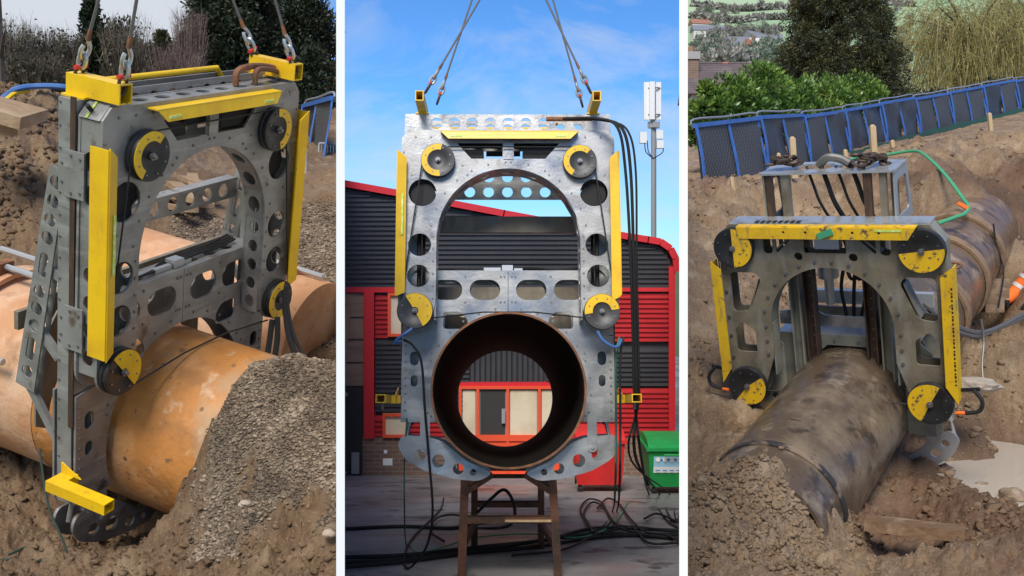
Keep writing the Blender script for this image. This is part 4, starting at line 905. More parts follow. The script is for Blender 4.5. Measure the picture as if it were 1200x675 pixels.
hose('hose_loop', 'black hose hooked over the trestle below the pipe', 'hose', [W(560,600,8.6), W(575,585,8.5), W(590,574,8.5), W(600,585,8.5), W(603,605,8.6), W(590,618,8.8), YD(545,622,.03)], .014, M['rubber'])

# ------------------------------------------------------------------ red and grey works building
M['clad_grey'] = mat('grey_cladding', (0.045,0.046,0.052), .42, .1, [((0.06,0.06,0.066), 1.2, .45, .7, 5)])
M['clad_red'] = mat('red_cladding', (0.46,0.022,0.028), .42, 0, [((0.38,0.018,0.024), 1.4, .45, .7, 5)])
M['trim_red'] = mat('red_trim', (0.56,0.022,0.030), .4)
M['frame_orange'] = mat('orange_red_frame', (0.72,0.085,0.03), .45)
def brick_extra(m, N, L, b, tc, col):
    t = N.new('ShaderNodeTexBrick'); t.inputs['Scale'].default_value = 1; t.inputs['Brick Width'].default_value = .22; t.inputs['Row Height'].default_value = .075; t.inputs['Mortar Size'].default_value = .008
    t.inputs['Color1'].default_value = (.21,.125,.085,1); t.inputs['Color2'].default_value = (.15,.09,.065,1); t.inputs['Mortar'].default_value = (.22,.19,.16,1)
    s = N.new('ShaderNodeSeparateXYZ'); c = N.new('ShaderNodeCombineXYZ'); L.new(tc.outputs['Object'], s.inputs[0]); L.new(s.outputs[0], c.inputs[0]); L.new(s.outputs[2], c.inputs[1]); L.new(c.outputs[0], t.inputs['Vector'])
    L.new(t.outputs[0], b.inputs['Base Color'])
M['brick'] = mat('brown_brick', (.2,.12,.08), .85, extra=brick_extra)
M['glass'] = mat('window_glass', (0.25,0.25,0.22), .06, 0, spec=.8)
M['blind'] = mat('cream_blind', (0.62,0.55,0.40), .7, 0, [((0.50,0.42,0.28), 1.5, .45, .65, 3)])
M['door_brown'] = mat('brown_shutter', (0.30,0.20,0.13), .6, 0, [((0.21,0.14,0.09), (1,1,12), .45, .65, 4)])
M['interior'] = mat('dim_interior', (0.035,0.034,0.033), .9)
M['concrete'] = mat('concrete', (0.33,0.32,0.30), .85)
BD = 18.0; bo = W(600, 557, BD)
bld = empty('works_building', 'red and dark grey ribbed works building across the yard', 'building', bo)
def bx_(px): return (px - 600)/F*BD
def bz_(py): return (557 - py)/F*BD
def bp(m, n, mt, par=bld, sm=False): return m.build(n, mt, par, sm)
roof = [(330,204),(403,219),(470,231),(590,254),(735,281),(758,284.5),(772,287),(782,294),(787,304),(789,318)]
def roof_x(py):   # right-hand limit of the facade at a row
    for (a, b), (c, d) in zip(roof[:-1], roof[1:]):
        if b <= py <= d: return a + (c-a)*(py-b)/(d-b)
    return 789 if py > 318 else 330
core = [(bx_(330),-.3)] + [(bx_(a), bz_(b)-.02) for a, b in roof] + [(bx_(789),-.3)]
bp(MB().plate(core, (), 9.0, lambda a, b, h: (a, .06 + h, b)), 'wall', M['interior'] if False else M['clad_grey'])
def ribs(name, x0, x1, ya, yb, mt, pitch=5.6, clip=False, proud=.0):
    """profiled sheet: trapezoid ribs, rows from ya (upper) to yb"""
    m = MB(); y = yb
    while y - pitch > ya - .01:
        xr = min(x1, roof_x(y - pitch) - 2) if clip else x1
        if xr > x0 + 2:
            a, b, c, d = bz_(y), bz_(y - pitch*.36), bz_(y - pitch*.5), bz_(y - pitch*.98); X0, X1 = bx_(x0), bx_(xr); f_ = -proud
            m.add([(X0,f_-.035,a),(X1,f_-.035,a),(X1,f_-.035,b),(X0,f_-.035,b),(X1,f_,c),(X0,f_,c),(X1,f_,d),(X0,f_,d),(X0,.07,a),(X1,.07,a),(X1,.07,d),(X0,.07,d)],
                  [(0,1,2,3),(3,2,4,5),(5,4,6,7),(7,6,10,11),(8,9,1,0),(0,3,5,7,11,8),(1,9,10,6,4,2)])
        y -= pitch
    return bp(m, name, mt)
ribs('grey_cladding', 330, 790, 206, 337, M['clad_grey'], clip=True)
ribs('red_cladding', 440, 455, 341, 396, M['clad_red']); ribs('red_cladding', 476, 503, 341, 396, M['clad_red']); ribs('red_cladding', 692, 783, 341, 400, M['clad_red'])
ribs('grey_cladding', 440, 550, 398, 482, M['clad_grey']); ribs('grey_cladding', 640, 783, 402, 452, M['clad_grey'])
ribs('red_cladding', 436, 449, 484, 511, M['clad_red'], 6); ribs('red_cladding', 481, 536, 484, 511, M['clad_red']); ribs('red_cladding', 645, 783, 454, 511, M['clad_red'])
m = MB()
for q in range(14): x = 552 + q*6.2; m.box((bx_(x),-.03,bz_(450)),(bx_(x+3.6),.07,bz_(399)))
stuff(bp(m, 'upright_cladding', M['clad_grey']))
# trims
def strip(pts, w, d0, d1, name, mt):
    m = MB()
    for (a, b), (c, d) in zip(pts[:-1], pts[1:]):
        p = Vector((bx_(a), 0, bz_(b))); q = Vector((bx_(c), 0, bz_(d))); n_ = (q-p).normalized(); up = Vector((-n_.z, 0, n_.x)); up = up if up.z > 0 or abs(up.z) < 1e-6 and up.x > 0 else -up
        p -= n_*.01; q += n_*.01
        v = []
        for y in (d0, d1):
            for e in (p, q): v += [e + Vector((0,y,0)), e + Vector((0,y,0)) + up*w]
        m.add(v, [(0,2,3,1),(4,5,7,6),(1,3,7,5),(0,4,6,2),(0,1,5,4),(2,6,7,3)])
    return bp(m, name, mt)
strip(roof, .115, -.13, 9.1, 'roof_verge', M['trim_red'])
bp(MB().box((bx_(783),-.09,bz_(512)),(bx_(790.5),.3,bz_(312))), 'corner_trim', M['trim_red'])
bp(MB().box((bx_(330),-.07,bz_(342.5)),(bx_(503),.05,bz_(336.5))), 'lintel_trim', M['trim_red'])
bp(MB().box((bx_(692),-.06,bz_(341.5)),(bx_(783),.05,bz_(337))), 'lintel_trim', M['trim_red'])
bp(MB().box((bx_(427),-.09,bz_(513)),(bx_(439),.05,bz_(342))), 'door_post', M['trim_red'])
bp(MB().box((bx_(425),-.02,-.3),(bx_(536),.055,bz_(512.5))), 'brick_base', M['brick']); bp(MB().box((bx_(655),-.02,-.3),(bx_(788),.055,bz_(512.5))), 'brick_base', M['brick'])
bp(MB().box((bx_(449),-.027,bz_(545)),(bx_(460),-.0205,bz_(537))), 'notice_plate', M['white']); bp(MB().box((bx_(450),-.03,bz_(531)),(bx_(454),-.0205,bz_(527))), 'vent_cap', M['white'])
# vehicle door at the left
bp(MB().box((bx_(340),-.005,bz_(452)),(bx_(426),.05,bz_(344))), 'roller_shutter', M['door_brown'])
for py in (372,398,425): bp(MB().box((bx_(340),-.012,bz_(py+.8)),(bx_(426),-.0055,bz_(py-.8))), 'shutter_joint', M['interior'])
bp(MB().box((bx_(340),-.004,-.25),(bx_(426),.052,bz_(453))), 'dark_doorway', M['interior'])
for px in (345,368,392,412): bp(MB().box((bx_(px),-.02,bz_(555)),(bx_(px+9),-.0045,bz_(500 + (px % 7)*5))), 'stored_crate', M['concrete'])
# windows
def window(x0, x1, ya, yb, mull, fr=M['frame_orange'], pane=M['blind'], w=3.2):
    r = bp(MB().box((bx_(x0),-.03,bz_(yb)),(bx_(x1),.02,bz_(ya))), 'window', pane)
    fm = MB(); f0, f1 = -.085, -.032
    fm.box((bx_(x0),f0,bz_(ya+w)),(bx_(x1),f1,bz_(ya))); fm.box((bx_(x0),f0,bz_(yb)),(bx_(x1),f1,bz_(yb-w)))
    for x in [x0] + [q - w/2 for q in mull] + [x1 - w]: fm.box((bx_(x),f0,bz_(yb-w)+.001),(bx_(x+w),f1,bz_(ya+w)-.001))
    fm.build('window_frame', fr, r); return r
window(455,476,343,394,[]); window(449,480,484,512,[])
window(503,692,343,397,[525,555,600,657])
gl = window(538,655,452,557,[560,595,632], pane=M['glass'])
for x0, x1 in ((541.5,558),(562,593),(597,630),(634,652)): MB().box((bx_(x0+1),-.038,bz_(511)),(bx_(x1-1),-.0315,bz_(457))).build('blind', M['blind'] if x0 > 590 or x0 < 545 else M['interior'], gl)
MB().box((bx_(540),-.09,bz_(516)),(bx_(653),-.033,bz_(509))).build('mid_rail', M['frame_orange'], gl)
MB().box((bx_(541),-.06,bz_(555)),(bx_(652),-.033,bz_(517))).build('lower_panel', M['frame_orange'], gl)
MB().box((bx_(588),-.11,bz_(495)),(bx_(592),-.0905,bz_(478))).build('door_handle', M['galv'], gl)
bp(MB().box((bx_(536),-.05,bz_(452)),(bx_(657),.05,bz_(447.5))), 'window_head', M['trim_red'])

# ------------------------------------------------------------------ bins and mast
M['bin_green'] = mat('green_bin', (0.012,0.33,0.075), .45, 0, [((0.012,0.27,0.06), 3, .45, .65, 5)]); M['bin_red'] = mat('red_bin', (0.62,0.022,0.02), .45, 0, [((0.5,0.02,0.02), 3, .45, .65, 5)])
M['poster'] = mat('pale_blue_poster', (0.35,0.62,0.80), .5); M['poster_blue'] = mat('poster_blue', (0.03,0.19,0.50), .5)
def bin_(label, x0, x1, d, yt, yb, mt):
    c = YD(0,0) if False else W((x0+x1)/2, yb, d); c.z = yard_z(d); r = empty('wheeled_bin', label, 'bin', c, 'wheeled bins by the building')
    w = (x1-x0)/F*d; h = (yb-yt)/F*d; e = w/2; D_ = .55
    b = MB(); b.add([(-e*.9,-D_*.8,.16),(e*.9,-D_*.8,.16),(e*.9,D_*.8,.16),(-e*.9,D_*.8,.16),(-e,-D_,h*.86),(e,-D_,h*.86),(e,D_,h*.86),(-e,D_,h*.86)], [(0,3,2,1),(4,5,6,7),(0,1,5,4),(1,2,6,5),(2,3,7,6),(3,0,4,7)]); b.build('body', mt, r)
    MB().box((-e-.03,-D_-.04,h*.862),(e+.03,D_+.04,h*.91)).build('rim', mt, r)
    ld = MB(); n = 8
    pr = [(-D_-.03,h*.912)] + [(-D_*math.cos(math.pi*k/n), h*.912 + .12*math.sin(math.pi*k/n)) for k in range(1, n)] + [(D_+.03,h*.912)]
    ld.plate(pr, (), 2*e, lambda a, b_, hh: (-e + hh, a, b_)); ld.build('lid', mt, r)
    for sx in (-1, 1):
        for sy in (-1, 1):
            q = empty_part('castor', r, (sx*e*.8, sy*D_*.6, .09)); MB().cyl((-.03,0,0),(.03,0,0),.085,.085,18).build('wheel', M['rubber'], q, True); MB().box((-.045,-.03,.02),(.045,.03,.075)).build('fork', M['galv'], q)
    MB().cyl((-e*.6,-D_-.06,h*.8),(e*.6,-D_-.06,h*.8),.018).build('grab_bar', mt, r, True)
    return r, e, D_, h
bin_('red wheeled bin behind the right jaw of the yard saw', 672, 728, 15.5, 500, 571, M['bin_red'])
gb, e, D_, h = bin_('green wheeled bin with a pale blue poster by the building', 754, 838, 15.2, 509, 573, M['bin_green'])
def py_(z): return -D_*(.8 + .2*(z-.16)/(h*.86-.16)) - .006
ps = MB(); x0, x1, z0, z1 = -e+.08, -e+.50, h*.46, h*.76
ps.add([(x0,py_(z0),z0),(x1,py_(z0),z0),(x1,py_(z1),z1),(x0,py_(z1),z1)], [(0,1,2,3)]); po = ps.build('poster', M['poster'], gb)
q = MB(); q.add([(x0,py_(z0)-.003,z0),(x1,py_(z0)-.003,z0),(x1,py_(z0+.09)-.003,z0+.09),(x0,py_(z0+.09)-.003,z0+.09)], [(0,1,2,3)]); q.build('poster_band', M['white'], po)
for k in range(4):
    xc = x0 + .06 + .1*k; zc = z0 + .20; y = py_(zc) - .004; MB().cyl((xc,y+.002,zc),(xc,y-.002,zc),.034,.034,14).build('poster_dot', M['white'], po)
    MB().box((xc-.035,y-.003,z0+.035),(xc+.03,y-.001,z0+.05)).build('poster_line', M['poster_blue'], po)
MB().box((x0+.05,py_(z1-.05)-.005,z1-.06),(x1-.05,py_(z1-.05)-.002,z1-.035)).build('poster_line', M['poster_blue'], po)

M['mast'] = mat('mast_grey', (0.30,0.31,0.33), .5, .3); M['antenna'] = mat('antenna_white', (0.72,0.73,0.74), .5)
md = 40.0; mo = W(766, 500, md); mst = empty('phone_mast', 'grey phone mast with white antennas behind the building', 'mast', mo)
def mz(py): return (500-py)/F*md
def mxx(px): return (px-766)/F*md
MB().cyl((0,0,0),(0,0,mz(150)),.12,.10,14).build('pole', M['mast'], mst, True); MB().cyl((0,0,mz(150)),(0,0,mz(96)),.06,.05,10).build('pole_top', M['mast'], mst, True)
for px, yy in ((757,-.1),(763,-.25),(771,-.1),(766,.3)): MB().box((mxx(px)-.10,yy-.07,mz(141)),(mxx(px)+.10,yy+.07,mz(97))).build('antenna', M['antenna'], mst)
for py in (104,135): MB().tube(ring_pts((0,0,mz(py)), (1,0,0), (0,1,0), .28, .28, 16), .03, 6).build('antenna_ring', M['mast'], mst, True)
for k in range(8): t = 2*math.pi*k/8; MB().box((.17*math.cos(t)-.06,.17*math.sin(t)-.06,mz(150)),(.17*math.cos(t)+.06,.17*math.sin(t)+.06,mz(143))).build('radio_unit', M['mast'], mst)
for px, a, b in ((753.5,155,168),(772.5,153,163),(773,165,174)): MB().box((mxx(px)-.13,-.15,mz(b)),(mxx(px)+.13,.12,mz(a))).build('radio_box', M['antenna'], mst)
for px in (755,758,775): MB().tube(smooth([(mxx(px),-.1,mz(165)),(mxx(px)+.05,-.1,mz(178)),(mxx(765),-.1,mz(186))], 4), .02, 5).build('mast_cable', M['rubber'], mst)

# ------------------------------------------------------------------ plants
def unit(n):
    v = rng.normal(size=(n, 3)); return v / np.linalg.norm(v, axis=1, keepdims=True)
def leaf_quads(P, L, Wd, D=None, droop=0.0, up=0.3):
    """diamond leaves at P, length L, width Wd, pointing D (or anywhere)"""
    n = len(P)
    if D is None: D = unit(n)
    D = D + np.array([0, 0, up - droop]); D /= np.linalg.norm(D, axis=1, keepdims=True)
    S = np.cross(D, unit(n)); S /= np.maximum(np.linalg.norm(S, axis=1, keepdims=True), 1e-6)
    L = np.broadcast_to(np.asarray(L, float), (n,))[:, None]; Wd = np.broadcast_to(np.asarray(Wd, float), (n,))[:, None]
    return np.stack([P, P + D*L*.5 + S*Wd*.5, P + D*L, P + D*L*.5 - S*Wd*.5], 1).reshape(-1, 3)
def clumps(c, rad, nc, cr, inner=.35):
    """clump centres spread through an ellipsoid crown"""
    d = unit(nc); r = inner + (1-inner) * rng.random(nc)**.6
    return np.asarray(c) + d * r[:, None] * np.asarray(rad), cr * rng.uniform(.65, 1.35, nc)
def crown_points(cc, cr, per, surf=.45):
    n = len(cc); d = unit(n*per); r = (surf + (1-surf)*rng.random(n*per)**.5)
    k = np.repeat(np.arange(n), per); return cc[k] + d * (r * cr[k])[:, None], d
def trunk_mesh(base, top, r, limbs, spread, seed=0, name='trunk'):
    rr = random.Random(seed); m = MB(); base = Vector(base); top = Vector(top)
    mid = base.lerp(top, .5) + Vector((rr.uniform(-.1,.1), rr.uniform(-.1,.1), 0))
    m.tube(smooth([base, mid, top], 4), r, 8, r*.35)
    for k in range(limbs):
        t = rr.uniform(.3,.95); p = base.lerp(top, t); a = rr.uniform(0, 6.28); L_ = spread*rr.uniform(.5,1)
        q = p + Vector((math.cos(a)*L_, math.sin(a)*L_, L_*rr.uniform(.3,1.0))); m.tube(smooth([p, p.lerp(q,.5) + Vector((0,0,L_*.12)), q], 3), r*.32, 5, r*.06)
    return m
def plant(name, label, cat, base, crown_V, k, leafm, trunk, group=None, bark=None):
    base = Vector(base); r = empty(name, label, cat, base, group)
    me = fastmesh('crown', np.asarray(crown_V) - np.array(base[:]), k, leafm); link('crown', me, None, r)
    trunk.v = [tuple(Vector(v) - base) for v in trunk.v]; trunk.build('trunk', bark or M['bark'], r, True); return r
def evergreen(name, label, px, pyb, pyt, d, wpx, leafm, nc=150, per=120, leaf=.09, group=None, cone=0.0, cat='tree', cr=.28, wd=.5, droop=0., inner=.35):
    b = W(px, pyb, d); H = (pyb-pyt)/F*d; Wd = wpx/F*d/2
    if cone:
        t = rng.random(nc)**.8; rad = Wd*(1-t)**cone*(.55+.45*rng.random(nc)); a = rng.uniform(0, 6.28, nc)
        cc = np.stack([b.x + rad*np.cos(a), b.y + rad*np.sin(a), b.z + H*(.06 + .9*t)], 1); crr = cr*Wd*rng.uniform(.7,1.3,nc)*(1.05-.6*t)
    else:
        cc, crr = clumps((b.x, b.y, b.z + H*.55), (Wd*.86, Wd*.8, H*.46), nc, cr*Wd, inner)
    P, D = crown_points(cc, crr, per)
    return plant(name, label, cat, b, leaf_quads(P, leaf*rng.uniform(.7,1.3,len(P)), leaf*wd, D*.8 + unit(len(P))*.5, droop), 4, leafm, trunk_mesh(b - Vector((0,0,.3)), (b.x, b.y, b.z + H*.8), max(.05, Wd*.07), 10, Wd*.7, int(px)), group)
def twiggy(name, label, px, pyb, pyt, d, wpx, m, n=1400, group=None, leafm=None, nl=0, th=.008):
    """leafless shrub of many thin rising stems that fork"""
    b = W(px, pyb, d); H = (pyb-pyt)/F*d; Wd = wpx/F*d/2
    a = rng.uniform(0, 6.28, n); rr = Wd*.35*np.sqrt(rng.random(n)); s0 = np.stack([b.x + rr*np.cos(a), b.y + rr*np.sin(a), np.full(n, b.z - .1)], 1)
    ln = rng.uniform(.45, 1.05, n); e = np.stack([b.x + (rr*2.6)*np.cos(a) + rng.normal(0, Wd*.12, n), b.y + (rr*2.2)*np.sin(a) + rng.normal(0, Wd*.12, n), b.z + H*ln], 1)
    V = []
    def ribbon(p, q, w):
        dd = q - p; s = np.cross(dd, unit(len(p))); s /= np.maximum(np.linalg.norm(s, axis=1, keepdims=True), 1e-6); V.append(np.stack([p - s*w, p + s*w, q + s*w*.25, q - s*w*.25], 1).reshape(-1, 3))
    mid = s0 + (e - s0)*.55 + rng.normal(0, Wd*.05, (n, 3)); ribbon(s0, mid, th); ribbon(mid, e, th*.6)
    for k in range(4):
        t = rng.uniform(.2, .95, (n, 1)); p = mid + (e - mid)*t; q = p + (unit(n)*.6 + np.array([0,0,.55]))*H*rng.uniform(.06,.2,(n,1)); ribbon(p, q, th*.4)
    r = plant(name, label, 'shrub', b, np.concatenate(V), 4, m, trunk_mesh(b - Vector((0,0,.2)), (b.x, b.y, b.z + H*.45), .04, 6, Wd*.5, int(px)), group)
    if nl:
        P = e[rng.integers(0, n, nl)] + rng.normal(0, Wd*.13, (nl, 3)) - np.array([0,0,1])*H*rng.uniform(0,.5,(nl,1))
        link('leaves', fastmesh('leaves', leaf_quads(P, .07, .04) - np.array(b[:]), 4, leafm), None, r)
    return r
M['leaf_dark'] = leaf_mat('dark_evergreen', (0.010,0.016,0.008), (0.022,0.033,0.015), (0.055,0.070,0.032), .12)
M['leaf_olive'] = leaf_mat('olive_leaves', (0.022,0.026,0.012), (0.045,0.050,0.022), (0.095,0.092,0.045), .15)
M['leaf_laurel'] = leaf_mat('laurel_leaves', (0.035,0.085,0.016), (0.10,0.20,0.032), (0.30,0.41,0.085), .25, .35)
M['leaf_yew'] = leaf_mat('yew_needles', (0.012,0.018,0.007), (0.040,0.045,0.014), (0.11,0.098,0.028), .12)
M['leaf_willow'] = leaf_mat('willow_shoots', (0.13,0.12,0.030), (0.25,0.215,0.062), (0.40,0.335,0.12), .2)
M['twig_brown'] = leaf_mat('brown_twigs', (0.05,0.036,0.024), (0.105,0.078,0.052), (0.19,0.15,0.105), 0)
M['twig_red'] = leaf_mat('reddish_twigs', (0.075,0.045,0.036), (0.13,0.085,0.07), (0.21,0.15,0.12), 0)
M['far_tree'] = leaf_mat('far_bare_trees', (0.17,0.155,0.145), (0.23,0.21,0.19), (0.31,0.285,0.25), .05)  # far tree colours lightened to carry the valley mist
M['far_green'] = leaf_mat('far_green_trees', (0.10,0.125,0.095), (0.15,0.18,0.13), (0.20,0.235,0.17), .05)

# behind the left pit
GT = 'plants behind the left pit'
b = W(4, 140, 13); r = empty('bare_tree', 'thick bare tree trunk at the top left corner', 'tree', b)
t_ = trunk_mesh(Vector((0,0,-.5)), Vector((-.1,0,3.6)), .10, 5, .9, 3); t_.build('trunk', M['bark'], r, True)
twiggy('bramble_shrub', 'brown bare shrub next to the thick trunk at the left', 18, 128, 28, 18, 60, M['twig_brown'], 900, GT, M['leaf_olive'], 900)
twiggy('bramble_shrub', 'brown twiggy shrub just left of the slim dark holly', 66, 122, 38, 18.5, 70, M['twig_brown'], 1000, GT, M['leaf_olive'], 1800)
twiggy('bramble_shrub', 'low twiggy shrub under the leftmost sling', 40, 125, 62, 17, 80, M['twig_brown'], 800, GT, M['leaf_olive'], 1500)
evergreen('holly_tree', 'slim dark holly rising behind the leftmost slings', 106, 135, -2, 19.5, 46, M['leaf_dark'], 90, 110, .09, GT, .8, cr=.5)
evergreen('evergreen_shrub', 'dark rounded evergreen shrub behind the left lifting beam', 132, 130, 28, 20, 76, M['leaf_olive'], 110, 110, .09, GT, cat='shrub')
twiggy('bramble_shrub', 'grey-green loose shrub behind the left lifting beam', 150, 125, 24, 19, 70, M['twig_brown'], 500, GT, M['leaf_olive'], 900)
evergreen('evergreen_shrub', 'small olive conifer in the gap between the left and right slings', 190, 130, 38, 21, 56, M['leaf_olive'], 100, 110, .08, GT, .8, cr=.4, cat='shrub')
evergreen('evergreen_shrub', 'mid-green bushy shrub right of the slim holly', 160, 128, 52, 21.5, 60, M['leaf_olive'], 90, 110, .09, GT, cat='shrub')
evergreen('evergreen_shrub', 'low green ivy bush beneath the leftmost sling', 78, 128, 66, 19.5, 60, M['leaf_olive'], 80, 110, .08, GT, cat='shrub')
twiggy('bare_shrub', 'reddish bare twigs left of the big dark evergreen', 222, 122, 14, 19.5, 46, M['twig_red'], 500, GT)
twiggy('bare_shrub', 'low bare twigs below the right slings', 205, 122, 55, 18.5, 70, M['twig_red'], 500, GT)
evergreen('evergreen_tree', 'big dark evergreen tree behind the right slings', 272, 145, -45, 21, 118, M['leaf_dark'], 300, 150, .10, GT, cr=.24)
evergreen('evergreen_tree', 'dense dark evergreen at the right edge of the left pit', 352, 165, -30, 23, 86, M['leaf_dark'], 260, 140, .10, GT, cr=.26)
evergreen('evergreen_tree', 'dark evergreen half hidden between the two big evergreens', 322, 150, 12, 24.5, 84, M['leaf_dark'], 180, 130, .10, GT, cr=.28)
evergreen('evergreen_tree', 'low dark evergreen by the blue barrier in the left pit', 366, 178, 60, 21, 50, M['leaf_dark'], 130, 120, .10, GT, cr=.3)
# behind the right pit
GL = 'laurel hedge behind the blue fence'
for px, pt, w_, d, lab in ((833,102,44,20.5,'laurel shrub at the left end of the hedge'), (858,92,60,21.2,'second laurel shrub from the left of the hedge'), (893,86,70,22.2,'tallest laurel shrub below the slate roof'), (931,97,62,23.0,'laurel shrub in the middle of the hedge'), (968,94,66,27.0,'laurel shrub in front of the dark yew'), (1006,90,60,29.5,'laurel shrub at the foot of the yew'), (1040,106,48,33.0,'small laurel shrub at the right end of the hedge')):
    evergreen('laurel_shrub', 'bright green ' + lab, px, 190 - (px-812)*.13, pt, d, w_*1.15, M['leaf_laurel'], 46, 130, .125, GL, cat='shrub', cr=.30, wd=.42, inner=.5)
evergreen('yew_tree', 'broad dark yew tree with drooping shoots behind the hedge', 984, 165, -75, 32, 178, M['leaf_yew'], 420, 430, .115, None, .5, cr=.17, wd=.24, droop=.6)
def willow(px, pyb, d, label, wpx, pyt):
    b = W(px, pyb, d); H = (pyb-pyt)/F*d; Wd = wpx/F*d/2
    tr = trunk_mesh(b - Vector((0,0,.5)), (b.x+.2, b.y, b.z + H*.6), .25, 0, 1); n = 1500
    tips = []
    rr = random.Random(5)
    for k in range(26):
        a = rr.uniform(0, 6.28); L_ = Wd*rr.uniform(.35,.95); p = Vector((b.x+.1, b.y, b.z + H*rr.uniform(.3,.62))); q = p + Vector((math.cos(a)*L_, math.sin(a)*L_*.8, H*rr.uniform(.1,.42))); mid = p.lerp(q,.5) + Vector((0,0,H*.08))
        tr.tube(smooth([p, mid, q], 4), .075, 5, .02); tips += [mid.lerp(q, rr.random()) for _ in range(4)] + [q]
    T = np.array([t[:] for t in tips]); k = rng.integers(0, len(T), n); p0 = T[k] + rng.normal(0, Wd*.10, (n, 3)); V = []; th = .0075
    vel = unit(n)*.8*np.array([1,1,.3]) + np.array([0,0,.3]); p = p0; seg = 9; ln = rng.uniform(.05,.105,(n,1))*H
    for s in range(seg):
        q = p + vel*ln; sd = np.cross(q - p, unit(n)); sd /= np.maximum(np.linalg.norm(sd, axis=1, keepdims=True), 1e-6)
        V.append(np.stack([p - sd*th, p + sd*th, q + sd*th*.85, q - sd*th*.85], 1).reshape(-1, 3))
        for _ in range(3):
            t = rng.random((n,1)); V.append(leaf_quads(p + (q-p)*t, .12, .02, vel*.6 + unit(n)*.45, .5, 0))
        p = q; vel = vel*.72 + np.array([0,0,-.33]) + rng.normal(0,.07,(n,3)); vel /= np.maximum(np.linalg.norm(vel,axis=1,keepdims=True), .75)
    return plant('willow_tree', label, 'tree', b, np.concatenate(V), 4, M['leaf_willow'], tr)
willow(1135, 165, 42, 'yellow weeping willow at the top right behind the fence', 190, -10)
willow(1215, 160, 46, 'second yellow willow cut off by the right edge', 150, -25)
evergreen('hedge_shrub', 'low olive shrub under the willow behind the blue fence', 1085, 165, 112, 36, 70, M['leaf_olive'], 90, 90, .14, None, cat='shrub')
evergreen('hedge_shrub', 'low olive shrub behind the right end of the blue fence', 1170, 150, 100, 39, 90, M['leaf_olive'], 90, 90, .14, None, cat='shrub')

# ------------------------------------------------------------------ blue barrier fence of the right pit
def net_extra(m, N, L, b, tc, col):
    s = N.new('ShaderNodeSeparateXYZ'); L.new(tc.outputs['UV'], s.inputs[0])
    def wave(sg):
        a = N.new('ShaderNodeMath'); a.operation = 'MULTIPLY'; a.inputs[1].default_value = sg; L.new(s.outputs[1], a.inputs[0])
        c = N.new('ShaderNodeMath'); c.operation = 'ADD'; L.new(s.outputs[0], c.inputs[0]); L.new(a.outputs[0], c.inputs[1])
        d_ = N.new('ShaderNodeMath'); d_.operation = 'MULTIPLY'; d_.inputs[1].default_value = 9; L.new(c.outputs[0], d_.inputs[0])
        f_ = N.new('ShaderNodeMath'); f_.operation = 'FRACT'; L.new(d_.outputs[0], f_.inputs[0])
        g_ = N.new('ShaderNodeMath'); g_.operation = 'LESS_THAN'; g_.inputs[1].default_value = .2; L.new(f_.outputs[0], g_.inputs[0]); return g_
    w1, w2 = wave(.8), wave(-.8); mx_ = N.new('ShaderNodeMath'); mx_.operation = 'MAXIMUM'; L.new(w1.outputs[0], mx_.inputs[0]); L.new(w2.outputs[0], mx_.inputs[1])
    x = N.new('ShaderNodeMix'); x.data_type = 'RGBA'; L.new(mx_.outputs[0], x.inputs[0]); x.inputs[6].default_value = (.085,.088,.095,1); x.inputs[7].default_value = (.018,.018,.02,1); L.new(x.outputs[2], b.inputs['Base Color'])
M['net'] = mat('black_net', (.03,.03,.033), .6, extra=net_extra); M['sheet'] = mat('black_sheet', (.028,.028,.032), .45, 0, [((.05,.05,.055), 3, .45, .65, 5)], .2, 12)
fl = [W(*a) for a in ((811,222,16.6),(880,206,18.5),(960,190,22),(1060,163,27),(1130,146,30.5),(1200,129,34),(1260,116,37))]
fs = smooth(fl, 16); cum = [0]
for a, b in zip(fs[:-1], fs[1:]): cum.append(cum[-1] + (b-a).length)
def fpt(s):
    for i in range(len(cum)-1):
        if cum[i+1] >= s: t = (s-cum[i])/(cum[i+1]-cum[i]); return fs[i].lerp(fs[i+1], t)
    return fs[-1]
